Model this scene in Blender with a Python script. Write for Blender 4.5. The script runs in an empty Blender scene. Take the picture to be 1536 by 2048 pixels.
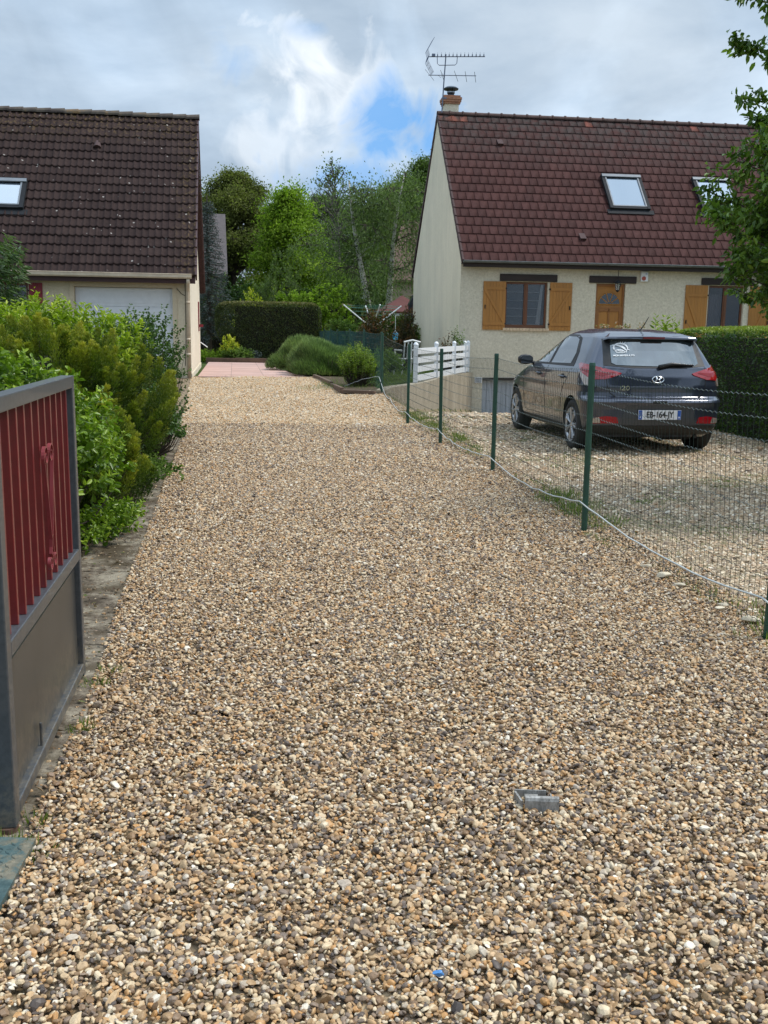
import bpy, math, random
import numpy as np
from mathutils import Vector, Matrix
from mathutils.geometry import delaunay_2d_cdt
R = math.radians
S = bpy.context.scene
COL = S.collection
rng = np.random.default_rng(7)
random.seed(7)

# ------------------------------------------------------------------ camera
F_PX, PITCH, ROLL, CAM_H = 2000.0, R(10.3), 0.014, 1.4
cd = bpy.data.cameras.new('camera'); cam = bpy.data.objects.new('camera', cd); COL.objects.link(cam)
cd.sensor_fit = 'VERTICAL'; cd.sensor_height = 36.0; cd.lens = 36.0 * F_PX / 2048.0
cd.clip_start = 0.05; cd.clip_end = 3000
f = Vector((0, math.cos(PITCH), -math.sin(PITCH))); r0 = Vector((1, 0, 0)); u0 = r0.cross(f)
rr = r0 * math.cos(ROLL) + u0 * math.sin(ROLL); uu = -r0 * math.sin(ROLL) + u0 * math.cos(ROLL)
m3 = Matrix((rr, uu, -f)).transposed()
cam.matrix_world = Matrix.Translation((0, 0, CAM_H)) @ m3.to_4x4()
S.camera = cam
S.render.resolution_x, S.render.resolution_y = 768, 1024
S.render.engine = 'CYCLES'
S.cycles.use_denoising = True
S.cycles.max_bounces = 6; S.cycles.diffuse_bounces = 3; S.cycles.glossy_bounces = 3
S.cycles.transparent_max_bounces = 8; S.cycles.transmission_bounces = 4
S.view_settings.view_transform = 'Standard'; S.view_settings.look = 'None'
S.view_settings.exposure = 0.45; S.view_settings.gamma = 1.0

# ------------------------------------------------------------------ sky, sun
SUN_EL, SUN_AZ = R(56), R(80)          # azimuth clockwise from +Y
W = bpy.data.worlds.new('World'); S.world = W; W.use_nodes = True
nt = W.node_tree; nt.nodes.clear()
def nd(t, typ, **k):
    n = t.nodes.new(typ)
    for a, b in k.items(): setattr(n, a, b)
    return n
def build_world():
    L = nt.links.new
    out = nd(nt, 'ShaderNodeOutputWorld'); bg = nd(nt, 'ShaderNodeBackground'); bg.inputs[1].default_value = 0.1
    sky = nd(nt, 'ShaderNodeTexSky', sky_type='NISHITA', sun_disc=False, sun_elevation=SUN_EL, sun_rotation=SUN_AZ)
    tc = nd(nt, 'ShaderNodeTexCoord')
    sep = nd(nt, 'ShaderNodeSeparateXYZ'); L(tc.outputs['Generated'], sep.inputs[0])
    def math_(op, a, b=None, clamp=False):
        n = nd(nt, 'ShaderNodeMath', operation=op, use_clamp=clamp)
        for i, v in enumerate((a, b)):
            if v is None: continue
            if isinstance(v, (int, float)): n.inputs[i].default_value = v
            else: L(v, n.inputs[i])
        return n.outputs[0]
    zz = math_('ADD', math_('MAXIMUM', sep.outputs[2], 0.0), 0.40)
    cx = math_('DIVIDE', sep.outputs[0], zz); cy = math_('DIVIDE', sep.outputs[1], zz)
    cmb = nd(nt, 'ShaderNodeCombineXYZ'); L(cx, cmb.inputs[0]); L(cy, cmb.inputs[1]); L(math_('MULTIPLY', sep.outputs[2], 2.5), cmb.inputs[2])
    def noise(scale, detail, rough, loc=(0, 0, 0), dist=0.0, src=None):
        mp = nd(nt, 'ShaderNodeMapping'); mp.inputs['Location'].default_value = loc
        L(src or cmb.outputs[0], mp.inputs[0])
        n = nd(nt, 'ShaderNodeTexNoise'); n.inputs['Scale'].default_value = scale; n.inputs['Detail'].default_value = detail
        n.inputs['Roughness'].default_value = rough; n.inputs['Distortion'].default_value = dist
        L(mp.outputs[0], n.inputs['Vector']); return n.outputs[0]
    n1 = noise(2.4, 7, .55, (3.1, 1.2, 0), .35)
    n2 = noise(7.0, 7, .52, (0, 4, 2), .5, tc.outputs['Generated'])
    n3 = noise(17.0, 6, .55, (2, 1, 5), 1.2, tc.outputs['Generated'])
    # blue gaps in the cloud: directions on the sky
    def gap(az, el, ra, re, amp):
        d = (math.sin(R(az)) * math.cos(R(el)), math.cos(R(az)) * math.cos(R(el)), math.sin(R(el)))
        sub = nd(nt, 'ShaderNodeVectorMath', operation='SUBTRACT'); L(tc.outputs['Generated'], sub.inputs[0]); sub.inputs[1].default_value = d
        mul = nd(nt, 'ShaderNodeVectorMath', operation='DIVIDE'); L(sub.outputs[0], mul.inputs[0]); mul.inputs[1].default_value = (ra, ra, re)
        ln = nd(nt, 'ShaderNodeVectorMath', operation='LENGTH'); L(mul.outputs[0], ln.inputs[0])
        v = math_('SUBTRACT', 1.0, ln.outputs['Value'])
        v = math_('ADD', v, math_('ADD', math_('MULTIPLY', math_('SUBTRACT', n2, .5), 3.6), math_('MULTIPLY', math_('SUBTRACT', n3, .5), 3.0)))
        return math_('MULTIPLY', math_('MULTIPLY', v, 1.05, True), amp)
    g = gap(0.8, 10.9, .056, .040, .95)
    for a in ((-1.5, 8.2, .075, .020, .7), (2.2, 9.2, .03, .02, .5), (-8.6, 13.6, .03, .02, .35), (-21.5, 16.5, .03, .016, .4), (-4.2, 15.4, .022, .008, .3),
              (60, 30, .3, .2, .5), (-110, 28, .3, .16, .5)):
        g = math_('MAXIMUM', g, gap(*a))
    ramp = nd(nt, 'ShaderNodeValToRGB'); L(n1, ramp.inputs[0])
    e = ramp.color_ramp.elements
    e[0].position = .30; e[0].color = (2.75, 3.65, 4.75, 1); e[1].position = .70; e[1].color = (5.3, 6.2, 7.15, 1)
    mid = e.new(.5); mid.color = (3.95, 4.9, 6.0, 1)
    # brighter puffs
    pf = nd(nt, 'ShaderNodeMapRange'); L(n2, pf.inputs[0]); pf.inputs[1].default_value = .42; pf.inputs[2].default_value = .68
    pf.inputs[3].default_value = .90; pf.inputs[4].default_value = 1.18
    puff = nd(nt, 'ShaderNodeVectorMath', operation='SCALE'); L(ramp.outputs[0], puff.inputs[0]); L(pf.outputs[0], puff.inputs['Scale'])
    skm = nd(nt, 'ShaderNodeVectorMath', operation='MULTIPLY'); L(sky.outputs[0], skm.inputs[0]); skm.inputs[1].default_value = (.12, .16, .24)
    mix = nd(nt, 'ShaderNodeMix', data_type='RGBA'); L(g, mix.inputs[0]); 
    # a lit cumulus head beside the blue gap
    wh = math_('MAXIMUM', gap(-3.8, 12.6, .060, .050, .85), gap(-6.5, 9.5, .08, .03, .45))
    cu = nd(nt, 'ShaderNodeMix', data_type='RGBA'); L(wh, cu.inputs[0]); L(puff.outputs[0], cu.inputs[6]); cu.inputs[7].default_value = (7.6, 8.0, 8.4, 1)
    L(cu.outputs[2], mix.inputs[6]); 
    blu = nd(nt, 'ShaderNodeVectorMath', operation='ADD'); L(skm.outputs[0], blu.inputs[0]); blu.inputs[1].default_value = (1.25, 3.0, 5.6); L(blu.outputs[0], mix.inputs[7])
    # overcast skies are brighter overhead than near the horizon
    ov = nd(nt, 'ShaderNodeMapRange', interpolation_type='SMOOTHSTEP'); L(sep.outputs[2], ov.inputs[0]); ov.inputs[1].default_value = .36; ov.inputs[2].default_value = .85; ov.inputs[3].default_value = 1.0; ov.inputs[4].default_value = 2.1
    vs_ = nd(nt, 'ShaderNodeVectorMath', operation='SCALE'); L(mix.outputs[2], vs_.inputs[0]); L(ov.outputs[0], vs_.inputs['Scale'])
    L(vs_.outputs[0], bg.inputs[0]); L(bg.outputs[0], out.inputs[0])
build_world()
sl = bpy.data.lights.new('sun', 'SUN'); sl.energy = 2.3; sl.angle = R(15); sl.color = (1, .95, .88)
so = bpy.data.objects.new('sun', sl); COL.objects.link(so)
sd = Vector((math.sin(SUN_AZ) * math.cos(SUN_EL), math.cos(SUN_AZ) * math.cos(SUN_EL), math.sin(SUN_EL)))
so.rotation_euler = sd.to_track_quat('Z', 'Y').to_euler()

# ------------------------------------------------------------------ object helpers
def tag(o, label=None, cat=None, group=None, kind=None):
    if label: o['label'] = label
    if cat: o['category'] = cat
    if group: o['group'] = group
    if kind: o['kind'] = kind
    return o
def thing(name, label, cat, loc=(0, 0, 0), rz=0.0, group=None):
    o = bpy.data.objects.new(name, None); COL.objects.link(o); o.empty_display_size = .2
    o.location = loc; o.rotation_euler = (0, 0, rz)
    return tag(o, label, cat, group)
def dup(root, loc=None, rz=None, label=None):
    def cp(o, par):
        c = o.copy(); COL.objects.link(c); c.parent = par
        for k in list(o.children): cp(k, c)
        return c
    c = cp(root, root.parent)
    if loc is not None: c.location = loc
    if rz is not None: c.rotation_euler = (0, 0, rz)
    if label: c['label'] = label
    return c

class MB:
    def __init__(s): s.v = []; s.f = []; s.mi = []; s.cur = 0
    def add(s, vs, fs):
        b = len(s.v); s.v.extend([tuple(p) for p in vs]); s.f.extend([tuple(b + i for i in q) for q in fs]); s.mi.extend([s.cur] * len(fs)); return s
    def box(s, x0, x1, y0, y1, z0, z1, M4=None):
        vs = [(x, y, z) for x in (x0, x1) for y in (y0, y1) for z in (z0, z1)]
        if M4 is not None: vs = [tuple(M4 @ Vector(p)) for p in vs]
        return s.add(vs, [(0, 1, 3, 2), (4, 6, 7, 5), (0, 4, 5, 1), (2, 3, 7, 6), (0, 2, 6, 4), (1, 5, 7, 3)])
    def tube(s, pts, r, n=6, cap=True):
        pts = [Vector(p) for p in pts]; k = len(pts)
        rs = r if hasattr(r, '__len__') else [r] * k
        vs = []; up = Vector((0, 0, 1))
        t = (pts[1] - pts[0]).normalized(); a = t.cross(up)
        if a.length < .1: a = t.cross(Vector((1, 0, 0)))
        a.normalize()
        for i in range(k):
            t = (pts[min(i + 1, k - 1)] - pts[max(i - 1, 0)]).normalized()
            a = (a - t * a.dot(t)).normalized(); b = t.cross(a)
            for j in range(n):
                q = 2 * math.pi * j / n
                vs.append(pts[i] + (a * math.cos(q) + b * math.sin(q)) * rs[i])
        fs = [(i * n + j, i * n + (j + 1) % n, (i + 1) * n + (j + 1) % n, (i + 1) * n + j) for i in range(k - 1) for j in range(n)]
        if cap: fs += [tuple(range(n))[::-1], tuple((k - 1) * n + j for j in range(n))]
        return s.add(vs, fs)
    def lathe(s, prof, n=24, M4=None):          # prof: (r, z), axis z
        vs = [(r * math.cos(2 * math.pi * j / n), r * math.sin(2 * math.pi * j / n), z) for r, z in prof for j in range(n)]
        if M4 is not None: vs = [tuple(M4 @ Vector(p)) for p in vs]
        k = len(prof)
        return s.add(vs, [(i * n + j, i * n + (j + 1) % n, (i + 1) * n + (j + 1) % n, (i + 1) * n + j) for i in range(k - 1) for j in range(n)])
    def prism(s, poly, d0, d1, fn):             # poly 2D (a,b); fn(a,b,d)->xyz
        n = len(poly)
        vs = [fn(a, b, d0) for a, b in poly] + [fn(a, b, d1) for a, b in poly]
        return s.add(vs, [tuple(range(n))[::-1], tuple(range(n, 2 * n))] + [(i, (i + 1) % n, n + (i + 1) % n, n + i) for i in range(n)])
    def build(s, name, mat, parent=None, smooth=False, bevel=0, fixn=True):
        me = bpy.data.meshes.new(name); me.from_pydata(s.v, [], s.f); me.update()
        mats = mat if isinstance(mat, (list, tuple)) else [mat]
        for m in mats: me.materials.append(m)
        if len(mats) > 1: me.polygons.foreach_set('material_index', s.mi)
        if fixn:
            import bmesh
            bm = bmesh.new(); bm.from_mesh(me); bmesh.ops.recalc_face_normals(bm, faces=bm.faces); bm.to_mesh(me); bm.free()
        if smooth: me.polygons.foreach_set('use_smooth', [True] * len(me.polygons))
        o = bpy.data.objects.new(name, me); COL.objects.link(o); o.parent = parent
        if bevel:
            b = o.modifiers.new('b', 'BEVEL'); b.width = bevel; b.segments = 2; b.limit_method = 'ANGLE'
        return o
def np_obj(name, V, Fc, mat, parent=None, attrs=None, smooth=False, mi=None):
    """V (n,3); Fc (m,k) int array"""
    me = bpy.data.meshes.new(name); V = np.asarray(V, np.float32); Fc = np.asarray(Fc, np.int32)
    me.vertices.add(len(V)); me.vertices.foreach_set('co', V.ravel())
    if len(Fc):
        m, k = Fc.shape
        me.loops.add(m * k); me.loops.foreach_set('vertex_index', Fc.ravel())
        me.polygons.add(m); me.polygons.foreach_set('loop_start', np.arange(0, m * k, k, dtype=np.int32))
        if smooth: me.polygons.foreach_set('use_smooth', np.ones(m, bool))
        if mi is not None: me.polygons.foreach_set('material_index', np.asarray(mi, np.int32))
    for m_ in (mat if isinstance(mat, (list, tuple)) else [mat]): me.materials.append(m_)
    me.update(calc_edges=True)
    for an, (typ, arr) in (attrs or {}).items():
        a = me.attributes.new(an, typ, 'POINT'); a.data.foreach_set('vector' if typ == 'FLOAT_VECTOR' else 'value', np.asarray(arr, np.float32).ravel())
    o = bpy.data.objects.new(name, me); COL.objects.link(o); o.parent = parent
    return o
def text_obj(txt, size, mat, parent, name, M4, ext=.001, bold=0.0, sx=1.0, align='CENTER'):
    c = bpy.data.curves.new(name, 'FONT'); c.body = txt; c.size = size; c.extrude = ext; c.offset = bold; c.align_x = align; c.align_y = 'CENTER'
    t = bpy.data.objects.new('tmp_text', c); COL.objects.link(t)
    dg = bpy.context.evaluated_depsgraph_get(); me = bpy.data.meshes.new_from_object(t.evaluated_get(dg)); 
    bpy.data.objects.remove(t); me.name = name
    me.transform(Matrix.Diagonal((sx, 1, 1, 1))); me.transform(M4); me.materials.clear(); me.materials.append(mat)
    o = bpy.data.objects.new(name, me); COL.objects.link(o); o.parent = parent
    return o

# ------------------------------------------------------------------ materials
def newmat(name):
    m = bpy.data.materials.new(name); m.use_nodes = True; t = m.node_tree
    return m, t, t.nodes['Principled BSDF']
def setin(p, **k):
    for a, b in k.items():
        a = a.replace('_', ' ')
        if a in p.inputs: p.inputs[a].default_value = b
def noise_node(t, scale, detail=4, rough=.6, dist=0, coord='Object', sc=(1, 1, 1)):
    tc = nd(t, 'ShaderNodeTexCoord'); mp = nd(t, 'ShaderNodeMapping'); mp.inputs['Scale'].default_value = sc
    t.links.new(tc.outputs[coord], mp.inputs[0])
    n = nd(t, 'ShaderNodeTexNoise'); n.inputs['Scale'].default_value = scale; n.inputs['Detail'].default_value = detail
    n.inputs['Roughness'].default_value = rough; n.inputs['Distortion'].default_value = dist
    t.links.new(mp.outputs[0], n.inputs['Vector']); return n.outputs[0]
def ramp_node(t, src, stops, interp='LINEAR'):
    r = nd(t, 'ShaderNodeValToRGB'); r.color_ramp.interpolation = interp; e = r.color_ramp.elements
    while len(e) > 1: e.remove(e[-1])
    e[0].position = stops[0][0]; e[0].color = (*stops[0][1], 1)
    for p_, c in stops[1:]: x = e.new(p_); x.color = (*c, 1)
    t.links.new(src, r.inputs[0]); return r.outputs[0]
def mixc(t, fac, a, b, mode='MIX'):
    m = nd(t, 'ShaderNodeMix', data_type='RGBA', blend_type=mode)
    for i, v in ((0, fac), (6, a), (7, b)):
        if isinstance(v, (int, float)): m.inputs[i].default_value = v
        elif isinstance(v, tuple): m.inputs[i].default_value = (*v, 1)
        else: t.links.new(v, m.inputs[i])
    return m.outputs[2]
def bump(t, p, src, strength, dist=.01):
    b = nd(t, 'ShaderNodeBump'); b.inputs['Strength'].default_value = strength; b.inputs['Distance'].default_value = dist
    t.links.new(src, b.inputs['Height']); t.links.new(b.outputs[0], p.inputs['Normal'])
def M(name, col, rough=.6, var=.12, scale=8, bmp=0, bscale=60, bdist=.004, metal=0, spec=.5, sc=(1, 1, 1), coat=0):
    m, t, p = newmat(name)
    lo = tuple(c * (1 - var) for c in col); hi = tuple(min(1, c * (1 + var)) for c in col)
    n = noise_node(t, scale, 5, .65, sc=sc)
    t.links.new(ramp_node(t, n, [(.3, lo), (.7, hi)]), p.inputs['Base Color'])
    setin(p, Roughness=rough, Metallic=metal, Specular_IOR_Level=spec, Coat_Weight=coat, Coat_Roughness=.04)
    if bmp: bump(t, p, noise_node(t, bscale, 4, .6, sc=sc), bmp, bdist)
    return m
def leafmat(name, stops, rough=.45, trans=.3, tcol=None, spec=.3):
    m, t, p = newmat(name)
    a = nd(t, 'ShaderNodeAttribute', attribute_name='tone')
    c = ramp_node(t, a.outputs['Fac'], stops)
    t.links.new(c, p.inputs['Base Color']); setin(p, Roughness=rough, Specular_IOR_Level=spec)
    tr = nd(t, 'ShaderNodeBsdfTranslucent'); mx = nd(t, 'ShaderNodeMixShader'); mx.inputs[0].default_value = trans
    tc = mixc(t, 1.0, c, tcol or (1.0, 1.25, .5), 'MULTIPLY'); t.links.new(tc, tr.inputs[0])
    t.links.new(p.outputs[0], mx.inputs[1]); t.links.new(tr.outputs[0], mx.inputs[2])
    t.links.new(mx.outputs[0], t.nodes['Material Output'].inputs[0])
    return m
def attrmat(name, stops, rough=.8, kind='GEOMETRY', bmp=.3, bscale=80, var=.25, nscale=12, spec=.3, dirt=None):
    m, t, p = newmat(name)
    a = nd(t, 'ShaderNodeAttribute', attribute_name='tone', attribute_type=kind)
    c = ramp_node(t, a.outputs['Fac'], stops)
    n = noise_node(t, nscale, 5, .65)
    c = mixc(t, 1.0, c, ramp_node(t, n, [(.25, (1 - var,) * 3), (.75, (1 + var,) * 3)]), 'MULTIPLY')
    if dirt: c = dirt(t, c)
    t.links.new(c, p.inputs['Base Color']); setin(p, Roughness=rough, Specular_IOR_Level=spec)
    if bmp: bump(t, p, noise_node(t, bscale, 3, .6), bmp, .004)
    return m

# ------------------------------------------------------------------ ground heights
def sm(t): t = np.clip(t, 0, 1); return t * t * (3 - 2 * t)
def xb(y):      # line of the wire fence, then of the retaining wall
    y = np.asarray(y, float)
    return np.where(y < 20.5, 1.8 - .1213 * (y - 4.5), -.14 + .262 * (y - 20.5))
def xl(y):      # left edge of the driveway
    return np.interp(y, [0, 2.08, 3.7, 5.7, 7.9, 9.9, 12.6, 14.5, 18, 24], [-.70, -.88, -1.10, -1.44, -1.79, -2.12, -2.53, -2.95, -3.55, -4.6])
def G(x, y):
    x = np.asarray(x, float); y = np.asarray(y, float)
    base = .21 * sm((y - 13) / 11)
    P = -1.08 * np.clip((y - 16.5) / 13.5, 0, 1) ** 1.15
    w = np.where(y < 20, .5, .2)
    s = sm((x - xb(y)) / w)
    und = .012 * np.sin(x * 2.1 + y * .7) * np.sin(y * 1.3 - x) * (y > 3)
    return base * (1 - s) + P * s + und
def g1(x, y): return float(G(x, y))
def sheet(name, xs, ys, fx, fz, mat, kind='structure', label=None):
    """grid over param xs (n) x ys (m): fx(a,y)->x"""
    A, Y = np.meshgrid(xs, ys); X = fx(A, Y); Z = fz(X, Y)
    n, m = len(xs), len(ys); V = np.stack([X, Y, Z], -1).reshape(-1, 3)
    i = (np.arange(m - 1)[:, None] * n + np.arange(n - 1)[None]).ravel()
    o = np_obj(name, V, np.stack([i, i + 1, i + n + 1, i + n], 1), mat, smooth=True)
    return tag(o, label, kind=kind)

def ground_mat():
    m, t, p = newmat('grass_soil')
    n = noise_node(t, .9, 8, .7); n2 = noise_node(t, 25, 5, .7)
    c = ramp_node(t, n, [(.3, (.035, .06, .014)), (.55, (.055, .085, .02)), (.72, (.09, .075, .04))])
    c = mixc(t, .7, c, ramp_node(t, n2, [(.3, (.5,) * 3), (.7, (1.5,) * 3)]), 'MULTIPLY')
    t.links.new(c, p.inputs['Base Color']); setin(p, Roughness=.95, Specular_IOR_Level=.1); bump(t, p, n2, .6, .03); return m
def soil_mat(name='bare_soil', a=(.05, .036, .024), b=(.13, .10, .07), moss=(.05, .07, .02)):
    m, t, p = newmat(name)
    n = noise_node(t, 3, 8, .75); n2 = noise_node(t, 45, 6, .75)
    c = ramp_node(t, n2, [(.3, a), (.7, b)])
    c = mixc(t, ramp_node(t, n, [(.52, (0, 0, 0)), (.68, (.8, .8, .8))]), c, moss)
    t.links.new(c, p.inputs['Base Color']); setin(p, Roughness=.95, Specular_IOR_Level=.1); bump(t, p, n2, .8, .02); return m
def gravel_base(name, cols, scale=38, grass=0.0):
    m, t, p = newmat(name)
    tc = nd(t, 'ShaderNodeTexCoord'); v = nd(t, 'ShaderNodeTexVoronoi'); v.inputs['Scale'].default_value = scale
    t.links.new(tc.outputs['Object'], v.inputs['Vector'])
    sep = nd(t, 'ShaderNodeSeparateColor'); t.links.new(v.outputs['Color'], sep.inputs[0])
    c = ramp_node(t, sep.outputs[0], [(i / max(1, len(cols) - 1), k) for i, k in enumerate(cols)])
    dk = ramp_node(t, v.outputs['Distance'], [(.3, (1, 1, 1)), (.75, (.35, .33, .3))])
    c = mixc(t, 1, c, dk, 'MULTIPLY')
    if grass:
        g = noise_node(t, 1.1, 9, .8); fac = ramp_node(t, g, [(.50, (0, 0, 0)), (.62, (grass,) * 3)])
        c = mixc(t, fac, c, (.19, .165, .075))
    t.links.new(c, p.inputs['Base Color']); setin(p, Roughness=.85, Specular_IOR_Level=.2)
    inv = nd(t, 'ShaderNodeMath', operation='SUBTRACT'); inv.inputs[0].default_value = 1; t.links.new(v.outputs['Distance'], inv.inputs[1])
    bump(t, p, inv.outputs[0], 1.0, .012); return m

STONE = [(0, (.058, .046, .040)), (.08, (.13, .10, .080)), (.18, (.23, .17, .12)), (.3, (.18, .105, .050)), (.42, (.34, .225, .118)), (.56, (.45, .325, .19)),
         (.66, (.42, .22, .075)), (.76, (.52, .40, .25)), (.88, (.58, .48, .33)), (.94, (.34, .28, .22)), (1, (.72, .66, .54))]
GB = [(.10, .075, .05), (.26, .19, .115), (.38, .28, .165), (.2, .15, .11), (.45, .35, .22), (.3, .2, .11)]
gx = np.unique(np.concatenate([np.linspace(-400, -30, 14), np.linspace(-30, -6, 25), np.linspace(-6, 12, 91), np.linspace(12, 40, 15), np.linspace(40, 400, 14)]))
gy = np.unique(np.concatenate([np.linspace(-60, -2, 12), np.linspace(-2, 42, 177), np.linspace(42, 120, 30), np.linspace(120, 900, 20)]))
sheet('ground', gx, gy, lambda a, y: a, lambda x, y: G(x, y) - .03, ground_mat())
sheet('driveway', np.linspace(-.12, 1, 41), np.linspace(-1, 25.2, 180),
      lambda a, y: xl(y) + (np.minimum(xb(np.minimum(y, 20.5)) , 99) + np.where(y > 18.5, -.7 * sm((y - 18.5) / 4.5) - .2*sm((y-23)/2), 0) + .12 - xl(y)) * a,
      lambda x, y: G(x, y) + .006, gravel_base('driveway_gravel', GB))
sheet('parking_ground', np.linspace(0, 1, 60), np.linspace(-1, 30.6, 200), lambda a, y: xb(y) + .13 + a * 9.5, lambda x, y: G(x, y) + .002,
      gravel_base('parking_gravel', [(.24, .18, .12), (.42, .33, .22), (.50, .40, .27), (.32, .25, .16), (.55, .46, .33)], 44, .85))
sheet('soil', np.linspace(0, 1, 30), np.linspace(-1, 25, 150), lambda a, y: xl(y) - .1 - a * 4.5, lambda x, y: G(x, y) - .005 + .02 * np.sin(x * 5) * np.sin(y * 4),
      soil_mat())

# ------------------------------------------------------------------ pebbles (loose stones as one mass)
def ico(sub):
    import bmesh
    bm = bmesh.new(); bmesh.ops.create_icosphere(bm, subdivisions=sub, radius=1)
    V = np.array([v.co[:] for v in bm.verts]); Fa = np.array([[v.index for v in q.verts] for q in bm.faces]); bm.free(); return V, Fa
def stone_shape(seed, sub=2):
    r = np.random.default_rng(seed); V, Fa = ico(sub)
    V = V * (1 + .15 * np.sin(V @ r.normal(size=3) * 2 + r.random() * 6))[:, None]
    for _ in range(r.integers(4, 8)):
        n = r.normal(size=3); n /= np.linalg.norm(n); h = r.uniform(.42, .8)
        V = V - np.maximum(0, V @ n - h)[:, None] * n * .92
    V = V * np.array([1, r.uniform(.65, .9), r.uniform(.36, .60)]); return V, Fa
def pebble_field(name, P, rad, tone, mat, label, tilt=.5, seed=1, nproto=9):
    r = np.random.default_rng(seed); n = len(P)
    V = [P]; proto = [np.zeros(n)]; Fs = []; off = n
    for k in range(nproto):
        v, fa = stone_shape(seed * 50 + k); V.append(v); Fs.append(fa + off); off += len(v); proto.append(np.full(len(v), k + 1.0))
    V = np.concatenate(V); proto = np.concatenate(proto); N = len(V)
    rot = np.zeros((N, 3)); rot[:n, 0] = r.normal(0, tilt, n); rot[:n, 1] = r.normal(0, tilt, n); rot[:n, 2] = r.random(n) * 6.283
    scl = np.ones((N, 3)); scl[:n] = rad[:, None] * r.uniform(.8, 1.2, (n, 3))
    tn = np.zeros(N); tn[:n] = tone
    o = np_obj(name, V, np.concatenate(Fs), mat, attrs={'proto': ('FLOAT', proto), 'rot': ('FLOAT_VECTOR', rot), 'scl': ('FLOAT_VECTOR', scl), 'tone': ('FLOAT', tn),
               'pick': ('FLOAT', r.integers(0, nproto, N).astype(float))})
    ng = bpy.data.node_groups.new(name, 'GeometryNodeTree')
    ng.interface.new_socket('Geometry', in_out='INPUT', socket_type='NodeSocketGeometry'); ng.interface.new_socket('Geometry', in_out='OUTPUT', socket_type='NodeSocketGeometry')
    L = ng.links.new; gi = nd(ng, 'NodeGroupInput'); go = nd(ng, 'NodeGroupOutput')
    def attr(nm, ty):
        a = nd(ng, 'GeometryNodeInputNamedAttribute', data_type=ty); a.inputs[0].default_value = nm; return a.outputs[0]
    pr = attr('proto', 'FLOAT')
    def sel(k):
        c = nd(ng, 'FunctionNodeCompare', data_type='FLOAT', operation='EQUAL'); L(pr, c.inputs[0]); c.inputs[1].default_value = k; c.inputs['Epsilon'].default_value = .1
        s_ = nd(ng, 'GeometryNodeSeparateGeometry', domain='POINT'); L(gi.outputs[0], s_.inputs[0]); L(c.outputs[0], s_.inputs[1]); return s_.outputs[0]
    pts = sel(0); j = nd(ng, 'GeometryNodeJoinGeometry')
    for k in range(nproto, 0, -1):
        sh = nd(ng, 'GeometryNodeSetShadeSmooth'); L(sel(k), sh.inputs[0]); sh.inputs['Shade Smooth'].default_value = (k % 3 == 0)
        gt = nd(ng, 'GeometryNodeGeometryToInstance'); L(sh.outputs[0], gt.inputs[0]); L(gt.outputs[0], j.inputs[0])
    ip = nd(ng, 'GeometryNodeInstanceOnPoints'); L(pts, ip.inputs['Points']); L(j.outputs[0], ip.inputs['Instance']); ip.inputs['Pick Instance'].default_value = True
    L(attr('pick', 'FLOAT'), ip.inputs['Instance Index']); L(attr('rot', 'FLOAT_VECTOR'), ip.inputs['Rotation']); L(attr('scl', 'FLOAT_VECTOR'), ip.inputs['Scale'])
    L(ip.outputs[0], go.inputs[0])
    o.modifiers.new('stones', 'NODES').node_group = ng
    return tag(o, label, kind='stuff')
def stone_mat(name, stops, gain=1.0):
    m, t, p = newmat(name)
    a = nd(t, 'ShaderNodeAttribute', attribute_name='tone', attribute_type='INSTANCER')
    c = ramp_node(t, a.outputs['Fac'], [(q, tuple(min(1, x * gain) for x in k)) for q, k in stops])
    n = noise_node(t, 1.6, 4, .7)
    c = mixc(t, .8, c, ramp_node(t, n, [(.3, (.68, .64, .60)), (.62, (1.15, 1.12, 1.08))]), 'MULTIPLY')
    t.links.new(c, p.inputs['Base Color']); setin(p, Roughness=.52, Specular_IOR_Level=.4)
    return m
def scatter_strip(y0, y1, dens, fl, fr, seed):
    r = np.random.default_rng(seed); ys = []; xs = []
    w = max(float(np.max(fr(np.linspace(y0, y1, 20)) - fl(np.linspace(y0, y1, 20)))), .1)
    n = int(w * (y1 - y0) * dens); y = r.uniform(y0, y1, n); l_ = fl(y); x = l_ + r.random(n) * w; k = x < fr(y)
    return x[k], y[k]
def fov_l(y): return -.40 * y - .25
def fov_r(y): return .40 * y + .3
def drive_r(y): return np.where(y > 18.5, xb(np.minimum(y, 20.5)) - .7 * sm((y - 18.5) / 4.5) - .2*sm((y-23)/2), xb(np.minimum(y, 20.5))) + .12
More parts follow.
